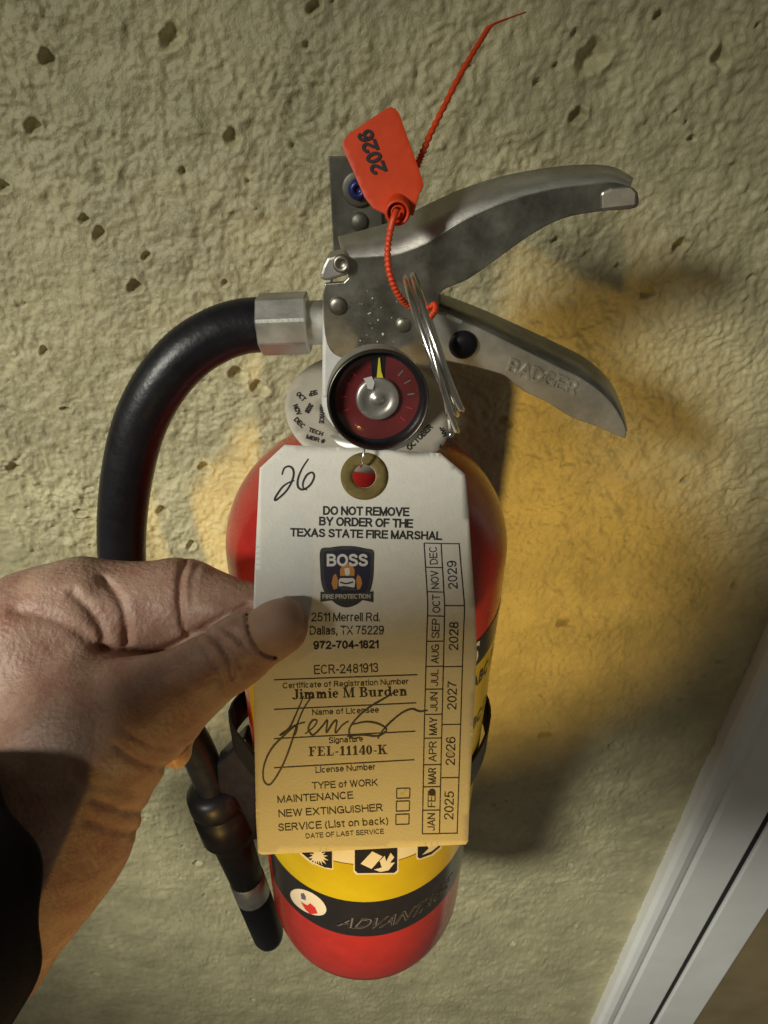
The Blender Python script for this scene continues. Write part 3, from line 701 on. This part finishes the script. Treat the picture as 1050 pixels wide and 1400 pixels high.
# black retaining strap round the cylinder that clips the nozzle
zs0, zs1 = 1.194, 1.216
SV = []; SF = []
n = 72
for j, (z, dr_) in enumerate(((zs0, .0022), (zs0, .0034), (zs1, .0034), (zs1, .0022))):
    for i in range(n):
        f = 2 * math.pi * i / n; ex = .0035 * math.exp(-((math.degrees(f) - 92) / 20) ** 2) + .010 * math.exp(-((math.degrees(f) - 275) / 16) ** 2)
        r = RAD + dr_ + ex - .0016; SV.append((math.sin(f) * r, AX - math.cos(f) * r, z))
for j in range(4):
    for i in range(n):
        SF.append((j * n + i, j * n + (i + 1) % n, ((j + 1) % 4) * n + (i + 1) % n, ((j + 1) % 4) * n + i))
st = obj('hose_strap', SV, SF, M['plastic'], ext, smooth=False)
cl = [(296, 1048), (322, 1022), (334, 1010), (352, 1034), (352, 1150), (330, 1150), (300, 1120)]
obj('nozzle_clip', *plate(cl, AX - .006, .012), M['plastic'], st, bevel=.002)

# ------------------------------------------------------------------ pull pin: a double-wound steel ring seen nearly edge-on
pp = thing('pull_pin', 'shiny double wound steel ring of the pull pin hanging beside the gauge', 'pull pin', atD((583, 478), .205))
def ringpts(p0, p1, dep0, dep1, wpx, turns=1.0, ph=0.0):
    a = atD(p0, dep0); b = atD(p1, dep1); c = (a + b) / 2; L = (b - a) / 2
    D = ray(((p0[0] + p1[0]) / 2, (p0[1] + p1[1]) / 2)); D = D - L * (D @ L) / (L @ L); D /= np.linalg.norm(D)
    S = np.cross(L, D); S /= np.linalg.norm(S); Vd = D * np.linalg.norm(L) * .80 + S * wpx * dep0 / F
    t = np.linspace(ph, ph + 2 * math.pi * turns, int(90 * turns))
    return np.array([c + L * math.cos(q) + Vd * math.sin(q) + S * (.0011 * (q - ph) / math.pi) for q in t])
obj('ring', *sweep(ringpts((556, 392), (611, 566), .204, .192, 5.5, 1.94, .4), .00105, 10), M['wire'], pp, True)
obj('ring', *sweep(ringpts((568, 396), (614, 590), .206, .193, 4.5, .98, .2), .0009, 10), M['wire'], pp, True)
obj('pin_shaft', *sweep([atY((574, 428), YV - .004), atY((574, 426), YV + .02)], .0017, 14), M['wire'], pp, True)

# ------------------------------------------------------------------ orange security seal
sl = thing('security_seal', 'bright orange plastic pull tight seal with a flag printed 2026', 'security seal', atD((540, 288), .20))
fo = [(470, 205), (468, 196), (475, 184), (500, 167), (527, 149), (535, 146), (541, 149), (546, 156), (560, 195), (578, 246), (579, 254), (574, 263), (565, 294), (527, 292), (510, 284), (498, 268), (484, 236)]
def fd(p): return .196 + .00004 * (p[1] - 220)
flag = obj('flag', *fill([fo], lambda p: atD(p, fd(p)), 8), M['orange'], sl, smooth=True, solid=.0017, bevel=.0005)
e0 = np.array([529.5, 233.]); e1 = np.array([507.5, 174.5])
obj('lettering', *text_px('2026', e0, e1, 22, lambda p: atD(p, fd(p) - .0003), .018), M['black_ink'], flag)
bc = atD((543.5, 289), .1955); bn = -ray((543, 289)) + np.array([0.0, 0, -.25]); bn /= np.linalg.norm(bn)
q = .1955 / F
obj('barrel', *lathe([(17 * q, -.010), (17.5 * q, -.002), (17.5 * q, .0012), (16 * q, .0022), (13.5 * q, .0022), (12.6 * q, .0012), (12.2 * q, -.001), (9.8 * q, -.001), (9.2 * q, .0014), (7 * q, .0014), (6.2 * q, 0), (.0001, -.0005)], bc, bn, 36), M['orange'], sl, True)
lp = [(542, 288, .1935), (538, 298, .193), (533, 318, .1945), (530, 342, .197), (531, 366, .199), (537, 388, .2015), (546, 405, .2045), (556, 416, .208), (572, 424, .2105), (588, 420, .2105), (594, 416, .209), (595, 424, .209), (588, 434, .212)]
pts = crom([atD(h[:2], h[2]) for h in lp], 14)
bead = .00100 + .00022 * np.sin(np.arange(len(pts)) * 1.55) * (np.arange(len(pts)) > 24)
obj('strap', *sweep(pts, bead, 10, flat=.8), M['orange'], sl, True)
tp = [(566, 238, .199), (572, 222, .2015), (578, 208, .202), (590, 180, .204), (606, 148, .207), (624, 112, .211), (642, 80, .216), (658, 54, .221), (668, 38, .224)]
pts = crom([atD(h[:2], h[2]) for h in tp], 16)
tw = .00098 + .00028 * np.sin(np.arange(len(pts)) * 1.2) * np.linspace(1, .3, len(pts))
obj('strap', *sweep(pts, tw, 10, flat=.7), M['orange'], sl, True)
obj('strap_tail', *sweep(crom([atD((667, 40), .224), atD((675, 33), .2255), atD((695, 25), .229), atD((718, 17), .234)], 6), [.0009] * 6 + [.0007] * 6 + [.0005] * 7, 8, flat=.5), M['orange'], sl, True)

# ------------------------------------------------------------------ service collar round the neck
cn = np.array([.10, -.35, .93]); cn /= np.linalg.norm(cn)
cc = np.array([.0008, AX - .002, 1.3925])
cu = np.array([1.0, 0, 0]) - cn * cn[0]; cu /= np.linalg.norm(cu); cv = np.cross(cn, cu)
def cmap(off): return lambda p: cc + cu * p[0] + cv * p[1] + cn * off
def to_disc(p):
    d = ray(p); t = ((cc - CAM) @ cn) / (d @ cn); w = CAM + d * t - cc; return w @ cu, w @ cv
CR = .0335
col = thing('service_collar', 'pale round month collar showing either side below the gauge', 'service collar', cc)
v, f = fill([circ(CR, 64), circ(.0185, 40)], cmap(.0), .004)
cb = obj('disc', v, [tuple(reversed(t)) for t in f], M['collar'], col, smooth=True, solid=.0009)
def ctext(s, pl_, pr_, cap):
    obj('lettering', *text_px(s, pl_, pr_, cap, lambda p: cmap(.0002)(to_disc(p)), .012), M['black_ink'], cb)
ctext('SEP', (433, 533), (421, 536), 7); ctext('OCT', (404, 540), (414, 550), 7)
ctext('NOV', (400, 555), (406, 569), 7); ctext('DEC', (401, 575), (413, 587), 7)
ctext('2028', (423, 551), (416, 563), 7); ctext('SERVICE', (438, 553), (436, 579), 7)
ctext('TECH', (421, 590), (440, 597), 6); ctext('MBR #', (418, 600), (443, 607), 6)
ctext('OCTOBER', (560, 617), (592, 585), 8); ctext('JAN', (600, 585), (606, 598), 7); ctext('FEB', (612, 600), (615, 612), 6); ctext('MAR', (600, 612), (610, 617), 5)

# ------------------------------------------------------------------ inspection tag: card held out by the hand, bowed towards the camera at its middle
def td(p):
    y = p[1]
    return float(np.interp(y, [590, 640, 740, 830, 862, 900, 1000, 1100, 1180], [.2125, .2105, .2060, .2018, .2008, .2010, .2045, .2085, .2118])) + .000012 * (p[0] - 500)
def tm(off): return lambda p: atD(p, td(p) - off)
tagr = thing('inspection_tag', 'white card inspection tag with printed text and signature held by the thumb', 'tag', atD((498, 650), .211))
outl = [(389, 608), (500, 613.5), (602, 619.5), (636.5, 648.5), (641, 700), (646, 780), (650.5, 845), (652, 891), (650, 930), (646.5, 1000), (642.5, 1080), (640, 1150), (637, 1154.5), (560, 1158), (450, 1164), (358, 1168.5), (353, 1166), (350, 1120), (348, 1020), (346.5, 930), (346, 850), (347.5, 800), (351, 720), (355, 640)]
eye = np.array([498., 651.])
v, f = fill([outl, [(eye[0] + 16 * math.cos(t), eye[1] + 16 * math.sin(t)) for t in np.linspace(0, 2 * math.pi, 30, endpoint=False)]], tm(0), 8)
card = obj('card', v, f, M['paper'], tagr, smooth=True, solid=.0005)
def el(r, n=40): return [(eye[0] + r * math.cos(t), eye[1] + r * math.sin(t) * 1.0) for t in np.linspace(0, 2 * math.pi, n, endpoint=False)]
obj('eyelet_ring', *fill([el(32.5), el(16.3)], tm(.00025), 6), M['brown'], tagr, smooth=True, solid=.0004)
obj('wire_tie', *sweep(crom([atD((493, 638), .2135), atD((494, 636), .2085), atD((496, 629), .2070), atD((497.5, 619), .2065), atD((498, 608), .2075), atD((500, 600), .2125)], 6), .00042, 8), M['wire'], tagr, True)
T1 = tm(.00006); T2 = tm(.00011); T3 = tm(.00016)
def line(text, pl_, pr_, cap, bold=0.0, m='black_ink'):
    return obj('lettering', *text_px(text, pl_, pr_, cap, T1, bold), M[m], card)
line('DO NOT REMOVE', (441.5, 704), (559.5, 706), 12.3, .013)
line('BY ORDER OF THE', (436, 718.5), (564.5, 722), 12.3, .013)
line('TEXAS STATE FIRE MARSHAL', (396.5, 733.5), (604, 738.5), 11.8, .013)
line('2511 Merrell Rd.', (425.5, 849.5), (519.5, 849.5), 12)
line('Dallas, TX 75229', (423.5, 868), (524.8, 867.5), 12)
line('972-704-1821', (428.4, 888), (517.5, 886.5), 11.5, .016)
line('ECR-2481913', (429.5, 922), (517.5, 919), 12.6)
line('Certificate of Registration Number', (386.5, 941.5), (558.8, 935.5), 8.0, .004)
line('Name of Licensee', (427, 978), (518, 974.5), 8.2, .004)
line('Signature', (449.5, 1016.5), (496.5, 1014), 8.2, .004)
line('License Number', (431.5, 1057), (513.5, 1052.5), 8.4, .004)
line('TYPE of WORK', (426.8, 1079), (516.5, 1074.5), 9.6, .003)
line('MAINTENANCE', (379.5, 1098), (483.2, 1092), 10, .003)
line('NEW EXTINGUISHER', (381, 1117.5), (523.6, 1109), 10.2, .003)
line('SERVICE (List on back)', (380.5, 1136.5), (531, 1127), 10.2, .003)
line('DATE OF LAST SERVICE', (418, 1146.5), (525, 1140), 6.8, .006)
obj('lettering', *serif_text('Jimmie M Burden', (401, 956), (558, 951), 13.5, T1), M['black_ink'], card)
obj('lettering', *serif_text('FEL-11140-K', (422, 1034), (530, 1031), 12.8, T1), M['black_ink'], card)
obj('form_rules', *join(*[rib([a, b], 1.6, T1, smooth=False) for a, b in (((374.5, 929.5), (570.5, 922.5)), ((374.6, 970), (569.3, 961)), ((374.6, 1010), (568, 999.8)), ((374.6, 1049.8), (566.7, 1038.8)))]), M['black_ink'], card)
for y0, y1, x0 in ((1077.5, 1091, 542.5), (1095, 1108.6, 542.0), (1113, 1126.8, 541.4)):
    a, b, c_, d_ = (x0, y0 + .6), (x0 + 18, y0), (x0 + 17.6, y1), (x0 - .2, y1 + .6)
    obj('tick_box', *join(*[rib([p, q_], 1.6, T1, smooth=False) for p, q_ in ((a, b), (b, c_), (c_, d_), (d_, a))]), M['black_ink'], card)
obj('tick_mark', *rib([(548, 1085), (550.5, 1087.5), (555, 1081)], 1.5, T2, smooth=False), M['dialyellow'], card)
# month and year table
lx = lambda y: float(np.interp(y, [742, 827, 880, 1000, 1140], [579.8, 585, 583.2, 580, 577.4]))
mx_ = lambda y: float(np.interp(y, [743, 827, 880, 1000, 1140], [603, 608, 607, 604, 600.8]))
rx = lambda y: float(np.interp(y, [743, 830, 880, 1000, 1140], [627.6, 635.3, 633.2, 629.5, 625]))
R_ = []
for fx in (lx, mx_, rx): R_.append(rib([(fx(y), y) for y in np.linspace(742.5, 1140, 30)], 1.7, T1, 2))
mrow = [742.5, 775.5, 809, 842, 877, 911.4, 942.5, 977, 1009.5, 1045.8, 1076, 1108, 1140.2]
yrow = [743.2, 828, 911.7, 990.7, 1063.5, 1139.6]
for y in mrow: R_.append(rib([(lx(y), y), (mx_(y), y + (.6 if y < 850 else -.4))], 1.5, T1, smooth=False))
for y in yrow: R_.append(rib([(mx_(y), y), (rx(y), y + (.2 if y < 850 else -.4))], 1.5, T1, smooth=False))
obj('table_rules', *join(*R_), M['black_ink'], card)
for i, mth in enumerate('DEC NOV OCT SEP AUG JUL JUN MAY APR MAR FEB JAN'.split()):
    y0, y1 = mrow[i] + 4.2, mrow[i + 1] - 4.2; yc = (y0 + y1) / 2; x = (lx(yc) + mx_(yc)) / 2 + 5.4; sk = (lx(y1) - lx(y0))
    obj('lettering', *text_px(mth, (x + sk / 2, y1), (x - sk / 2, y0), 10.8, T1), M['black_ink'], card)
for i, yr in enumerate('2029 2028 2027 2026 2025'.split()):
    yc = (yrow[i] + yrow[i + 1]) / 2; h = 19.3; x = (mx_(yc) + rx(yc)) / 2 + 6.4; sk = (mx_(yc + h) - mx_(yc - h))
    obj('lettering', *text_px(yr, (x + sk / 2, yc + h), (x - sk / 2, yc - h), 13, T1), M['black_ink'], card)
cir = lambda x, y, r, n=16: [(x + r * math.cos(t), y + r * math.sin(t)) for t in np.linspace(0, 2 * math.pi, n, endpoint=False)]
obj('punch_mark', *fill([cir(591, 1083.5, 4.8)], T2, 3), M['black_ink'], card)
obj('punch_mark', *fill([cir(615.5, 1030, 4.0)], T2, 3), M['collar'], card)
# handwriting
z3 = lambda L: [(340 + a * .3238, 880 + b * .3238) for a, b in L]
z2 = lambda L: [(340 + a * .3238, 600 + b * .3238) for a, b in L]
sig = [[(268, 222), (235, 270), (205, 340), (180, 420), (150, 500), (115, 565), (85, 597), (62, 572), (66, 510), (98, 442), (150, 388), (200, 345), (238, 332)],
       [(232, 222), (205, 285), (172, 355), (132, 386), (150, 378), (188, 350), (205, 352), (196, 388)],
       [(238, 382), (275, 352), (288, 326), (268, 326), (252, 360), (272, 386), (310, 350), (332, 324), (328, 376), (356, 334), (372, 328), (366, 378), (396, 344), (422, 328)],
       [(620, 203), (565, 236), (505, 272), (452, 320), (424, 366), (438, 400), (470, 396)],
       [(438, 342), (500, 330), (556, 342), (582, 366), (545, 390), (480, 386), (415, 392)],
       [(545, 402), (572, 360), (612, 320), (652, 290), (690, 276), (722, 286), (756, 282)]]
obj('signature', *join(*[rib(z3(s), [1.6, 2.7, 2.3, 2.7, 1.6], T2) for s in sig]), M['pen'], card)
num = [[(140, 152), (150, 124), (172, 116), (188, 132), (186, 168), (160, 218), (116, 258), (112, 248), (140, 206), (166, 186), (192, 176)],
       [(252, 84), (226, 124), (208, 168), (208, 202), (228, 214), (258, 196), (276, 162), (268, 142), (246, 152), (230, 182), (230, 206), (246, 216)]]
obj('handwriting', *join(*[rib(z2(s), [1.8, 3.0, 2.6, 2.8, 1.6], T2) for s in num]), M['black_ink'], card)
# shield logo
z7 = lambda L: [(420 + a * .10476, 735 + b * .10476) for a, b in L]
sh = crom(z7([(172, 160), (300, 128), (430, 110), (520, 108), (620, 112), (760, 140), (868, 172), (872, 330), (866, 500), (845, 620), (812, 720), (740, 800), (640, 876), (520, 912), (410, 885), (310, 810), (220, 700), (182, 580), (170, 420)]), 4, True)
shield = obj('shield', *fill([sh], T1, 6), M['shieldgrey'], card)
ctr = sh.mean(0)
obj('shield_field', *fill([ctr + (sh - ctr) * np.array([.86, .87])], T2, 6), M['navy'], shield)
for s, m in ((([(430, 500), (428, 420), (455, 365), (520, 340), (590, 362), (618, 420), (616, 500)]), 'orangeprint'),
             (([(345, 680), (318, 600), (338, 500), (372, 470), (400, 540), (395, 660)]), 'orangeprint'),
             (([(650, 680), (640, 540), (660, 480), (700, 520), (718, 600), (690, 670)]), 'orangeprint')):
    obj('shield_figure', *fill([z7(s)], T3, 4), M[m], shield)
T4 = tm(.00021)
for s, m in (([(488, 400), (550, 395), (560, 470), (530, 500), (492, 480)], 'whiteprint'), ([(410, 560), (430, 530), (600, 528), (628, 560), (620, 640), (560, 690), (470, 690), (412, 630)], 'whiteprint'), ([(400, 640), (450, 690), (650, 690), (600, 650), (480, 630)], 'shieldgrey')):
    obj('shield_figure', *fill([z7(s)], T4 if m == 'whiteprint' else tm(.00026), 3), M[m], shield)
obj('shield_figure', *rib(z7([(430, 580), (500, 600), (560, 590), (600, 578)]), 2.0, tm(.0003)), M['navy'], shield)
bn_ = z7([(172, 705), (520, 735), (862, 700), (862, 845), (720, 815), (520, 850), (320, 820), (172, 838)])
obj('shield_banner', *fill([bn_], T4, 4), M['shieldgrey'], shield)
obj('lettering', *text_px('BOSS', z7([(255, 375)])[0], z7([(792, 375)])[0], 17, T4, .045), M['whiteprint'], shield)
obj('lettering', *text_px('FIRE PROTECTION', z7([(200, 800)])[0], z7([(825, 795)])[0], 6.3, tm(.00027), .012), M['collar'], shield)

# ------------------------------------------------------------------ the hand: one signed-distance body turned into a single surface
pe = thing('person', 'left hand in a dark sleeve pinching the white tag with its thumb', 'person', atD((60, 1050), .22))
def hp_(p, dep): return np.array([(p[0] - 525) / F * dep, (p[1] - 700) / F * dep, dep])      # camera axes: right, down, forward
def J(x, y, dep, r): return (hp_((x, y), dep), r * dep / F)
bones = [
    # (joint a, joint b, blend)
    (J(-95, 1330, .205, 135), J(40, 1130, .212, 128), .012),      # wrist
    (J(40, 1130, .212, 126), J(122, 1000, .212, 108), .012),      # ball of the thumb
    (J(95, 1060, .208, 88), J(205, 968, .2035, 68), .010),        # first metacarpal
    (J(205, 968, .2035, 66), J(316, 893, .1985, 49), .006),       # thumb, near bone
    (J(316, 893, .1985, 49), J(382, 855, .1955, 40), .003),       # thumb, far bone
    (J(20, 1040, .225, 120), J(48, 885, .228, 96), .012),         # back of the hand
    (J(50, 872, .226, 86), J(110, 845, .228, 80), .009),          # knuckle
    (J(110, 843, .228, 72), J(248, 826, .230, 62), .006),         # index finger, near bone
    (J(248, 826, .230, 60), J(352, 850, .2235, 48), .003),        # index finger, middle bone
    (J(352, 850, .2235, 46), J(405, 868, .2165, 36), .003),       # index finger, far bone
    (J(60, 905, .245, 84), J(205, 905, .254, 58), .008),          # middle finger
    (J(205, 905, .254, 56), J(232, 985, .246, 40), .004),
    (J(232, 985, .246, 38), J(236, 1026, .236, 26), .003),
    (J(50, 960, .255, 80), J(180, 975, .262, 54), .006),          # ring finger
    (J(180, 975, .262, 50), J(190, 1050, .252, 34), .004),
    (J(30, 1020, .262, 70), J(140, 1050, .266, 46), .006),        # little finger
    (J(140, 1050, .266, 42), J(140, 1100, .256, 30), .004),
]
h = .00078
lo = np.array([-.16, -.005, .165]); hi = np.array([-.020, .150, .292])
n3 = np.ceil((hi - lo) / h).astype(int) + 1
axs = [lo[i] + h * np.arange(n3[i]) for i in range(3)]
GX, GY, GZ = np.meshgrid(*axs, indexing='ij')
S = None
for (a, ra), (b, rb_), k in bones:
    d = b - a; L2 = d @ d
    t = np.clip(((GX - a[0]) * d[0] + (GY - a[1]) * d[1] + (GZ - a[2]) * d[2]) / L2, 0, 1)
    e = np.sqrt((GX - a[0] - t * d[0]) ** 2 + (GY - a[1] - t * d[1]) ** 2 + (GZ - a[2] - t * d[2]) ** 2) - (ra + (rb_ - ra) * t)
    if S is None: S = e
    else:
        w = np.clip(.5 + .5 * (S - e) / k, 0, 1); S = S * (1 - w) + e * w - k * w * (1 - w)
# creases and small swellings, given as lines on the skin as the photo shows them
DEP = GZ; PXg = 525 + F * GX / DEP; PYg = 700 + F * GY / DEP
front = DEP < .262
def crease(poly, depth, width):
    global S
    P_ = np.array(poly, float); dmin = np.full(S.shape, 1e9)
    x0, x1 = P_[:, 0].min() - 4 * width, P_[:, 0].max() + 4 * width; y0, y1 = P_[:, 1].min() - 4 * width, P_[:, 1].max() + 4 * width
    msk = (PXg > x0) & (PXg < x1) & (PYg > y0) & (PYg < y1) & front & (abs(S) < .006)
    x, y = PXg[msk], PYg[msk]; dm = np.full(x.shape, 1e9)
    for p, q_ in zip(P_[:-1], P_[1:]):
        dx, dy = q_ - p; t = np.clip(((x - p[0]) * dx + (y - p[1]) * dy) / (dx * dx + dy * dy), 0, 1)
        dm = np.minimum(dm, np.hypot(x - p[0] - t * dx, y - p[1] - t * dy))
    S[msk] += 1.5 * depth * np.exp(-(dm / width) ** 2)
CR_ = lambda L, n=5: crom(L, n)
for poly, dpt, wd in (
    (CR_([(262, 862), (286, 868), (303, 884), (314, 905), (318, 925)]), .0010, 4.5),
    (CR_([(284, 862), (303, 872), (318, 890), (328, 910)]), .0008, 4),
    (CR_([(300, 856), (320, 868), (333, 880)]), .0007, 3.5),
    (CR_([(296, 900), (304, 925), (310, 948)]), .0007, 4),
    (CR_([(268, 872), (284, 890), (292, 912)]), .0005, 4),
    (CR_([(140, 792), (160, 812), (172, 842), (174, 878)]), .0010, 6),
    (CR_([(100, 812), (124, 835), (140, 862), (142, 884)]), .0009, 7),
    (CR_([(20, 836), (60, 842), (100, 858), (130, 882)]), .0007, 8),
    (CR_([(252, 770), (246, 800), (248, 840), (256, 868)]), .0011, 5),
    (CR_([(270, 772), (262, 800), (264, 830)]), .0005, 4),
    (CR_([(136, 886), (180, 889), (225, 886), (262, 868), (300, 846), (340, 828)]), .0012, 5),
    (CR_([(160, 1018), (190, 1040), (232, 1050)]), .0008, 6),
    (CR_([(175, 1000), (205, 1018), (240, 1022)]), .0005, 5),
    (CR_([(128, 1092), (165, 1106), (208, 1112)]), .0007, 6),
    (CR_([(118, 1120), (155, 1134), (196, 1138)]), .0005, 6),
    (CR_([(100, 1060), (140, 1076), (180, 1080)]), .0004, 8),
    (CR_([(337, 843), (345, 872), (360, 892), (376, 898)]), .0011, 3.2),      # skin fold round the nail
    (CR_([(339, 840), (358, 822), (384, 815)]), .0010, 3.0),
    (CR_([(376, 898), (396, 886), (412, 866)]), .0004, 3.0)):
    crease(poly, dpt, wd)
crease([(316, 842), (320, 850)], -.0005, 12); crease([(60, 800), (110, 795)], -.0010, 22); crease([(268, 830), (290, 832)], -.0006, 16)
S += .00035 * (np.sin(GX * 420 + 1.3 * np.sin(GY * 310)) * np.sin(GY * 380 + GZ * 200)) * .6
def surface_nets(S):
    ins = S < 0
    c = np.stack([ins[i:S.shape[0] - 1 + i, j:S.shape[1] - 1 + j, k:S.shape[2] - 1 + k] for i in (0, 1) for j in (0, 1) for k in (0, 1)])
    act = c.any(0) & ~c.all(0); ids = np.full(act.shape, -1); cells = np.argwhere(act); ids[act] = np.arange(len(cells))
    acc = np.zeros((len(cells), 3)); cnt = np.zeros(len(cells))
    corners = [(i, j, k) for i in (0, 1) for j in (0, 1) for k in (0, 1)]
    for a in range(8):
        for b in range(a + 1, 8):
            ca, cb_ = np.array(corners[a]), np.array(corners[b])
            if abs(ca - cb_).sum() != 1: continue
            A_, B_ = cells + ca, cells + cb_
            sa, sb = S[A_[:, 0], A_[:, 1], A_[:, 2]], S[B_[:, 0], B_[:, 1], B_[:, 2]]
            m = (sa < 0) != (sb < 0); t = np.where(m, sa / np.where(m, sa - sb, 1), 0)
            acc[m] += (ca + t[:, None] * (cb_ - ca))[m]; cnt[m] += 1
    V = cells + acc / cnt[:, None]; Q = []
    for ax_ in range(3):
        o1, o2 = [i for i in range(3) if i != ax_]
        sl0 = [slice(1, -1)] * 3; sl0[ax_] = slice(0, -1); sl1 = list(sl0); sl1[ax_] = slice(1, None)
        a, b = ins[tuple(sl0)], ins[tuple(sl1)]
        for flip in (False, True):
            m = (a & ~b) if not flip else (~a & b)
            q0 = np.argwhere(m); off = np.ones(3, int); off[ax_] = 0; q0 = q0 + off
            e1 = np.zeros(3, int); e1[o1] = 1; e2 = np.zeros(3, int); e2[o2] = 1
            r_ = [ids[tuple((q0 - x).T)] for x in (e1 + e2, e2, np.zeros(3, int), e1)]
            qd = np.stack(r_, -1)
            if (ax_ == 1) != flip: qd = qd[:, ::-1]
            Q.append(qd)
    Q = np.concatenate(Q); return V, Q[(Q >= 0).all(1)]
HV, HQ = surface_nets(S)
HV = lo + HV * h
HW = CAM + HV[:, :1] * RGT - HV[:, 1:2] * UPV + HV[:, 2:] * FWD
me = bpy.data.meshes.new('hand'); me.vertices.add(len(HW)); me.vertices.foreach_set('co', HW.astype(np.float32).ravel())
HQ = HQ.astype(np.int32)
me.loops.add(HQ.size); me.loops.foreach_set('vertex_index', HQ.ravel()); me.polygons.add(len(HQ))
me.polygons.foreach_set('loop_start', np.arange(0, HQ.size, 4, dtype=np.int32)); me.polygons.foreach_set('use_smooth', np.ones(len(HQ), bool))
me.update(calc_edges=True); me.materials.append(M['skin'])
bm = bmesh.new(); bm.from_mesh(me); bmesh.ops.recalc_face_normals(bm, faces=bm.faces)
for _ in range(2): bmesh.ops.smooth_vert(bm, verts=bm.verts, factor=.4, use_axis_x=True, use_axis_y=True, use_axis_z=True)
bm.to_mesh(me); hbvh = BVHTree.FromBMesh(bm); bm.free()
hand = bpy.data.objects.new('hand', me); COL.objects.link(hand); adopt(hand, pe)
def onhand(off):
    def f_(p):
        d = Vector(ray(p)).normalized(); hit = hbvh.ray_cast(Vector(CAM), d)
        q_ = np.array(hit[0]) if hit[0] is not None else atD(p, .196)
        return q_ - np.array(d) * off(p)
    return f_
nl = crom([(340, 848), (346, 833), (364, 820), (388, 815.5), (406, 821), (416, 836), (413, 855), (400, 876), (386, 889), (370, 893), (354, 882), (344, 866)], 4, True)
nc = nl.mean(0)
def noff(p):
    r = np.linalg.norm((np.asarray(p) - nc) / np.array([38, 39])); return .0009 - .0006 * min(r, 1.1) ** 4
obj('thumbnail', *fill([nl], onhand(noff), 5), M['nail'], hand, smooth=True)

# sleeve: a cuff round the wrist, running back along the forearm towards the camera's left
rim = crom([atD(p[:2], p[2]) for p in [(-14, 1040, .176), (22, 1105, .168), (50, 1168, .163), (64, 1230, .160), (58, 1300, .160), (34, 1372, .163), (-6, 1445, .172), (-70, 1490, .205), (-150, 1440, .238), (-200, 1300, .252), (-195, 1150, .248), (-120, 1045, .212)]], 6, True)
sa = -.86 * RGT - .30 * UPV - .30 * FWD; sa /= np.linalg.norm(sa); rc = rim.mean(0)
SV = []; SF = []; nr = len(rim)
for k, (t, sc_) in enumerate(((.006, .90), (.0012, .955), (0, .985), (.0008, 1.0), (.003, 1.012), (.0045, 1.0), (.006, 1.012), (.02, 1.03), (.035, 1.02), (.05, 1.06), (.075, 1.05), (.10, 1.10), (.16, 1.16))):
    for i in range(nr):
        wv = 1 + .012 * math.sin(i * .55 + t * 90) * min(1, t / .03)
        SV.append(rc + (rim[i] - rc) * sc_ * wv + sa * (t + .0015 * math.sin(i * .4)))
for k in range(12):
    for i in range(nr): SF.append((k * nr + i, k * nr + (i + 1) % nr, (k + 1) * nr + (i + 1) % nr, (k + 1) * nr + i))
obj('sleeve', SV, SF, M['cloth'], pe, True, solid=.0)

# ------------------------------------------------------------------ unseen slab behind the camera, added to shade the hand, tag and right wall
ph = thing('light_blocker', 'unseen dark slab added behind the camera to shade the hand, tag and right wall', 'light_blocker', CAM)
oc_ = CAM - FWD * .009 - RGT * .105 - UPV * .098
ta = math.radians(14); tr_ = math.cos(ta) * RGT + math.sin(ta) * UPV; tu_ = math.cos(ta) * UPV - math.sin(ta) * RGT
Mp = np.stack([tr_, tu_, FWD], 1)
pv, pf = box((0, 0, 0), (.28, .205, .007))
obj('blocker_body', [oc_ + Mp @ q_ for q_ in np.array(pv)], pf, M['plastic'], ph, bevel=.003)
pv, pf = box((0, 0, -.0037), (.268, .193, .0006))
obj('blocker_face', [oc_ + Mp @ q_ for q_ in np.array(pv)], pf, M['blackprint'], ph)
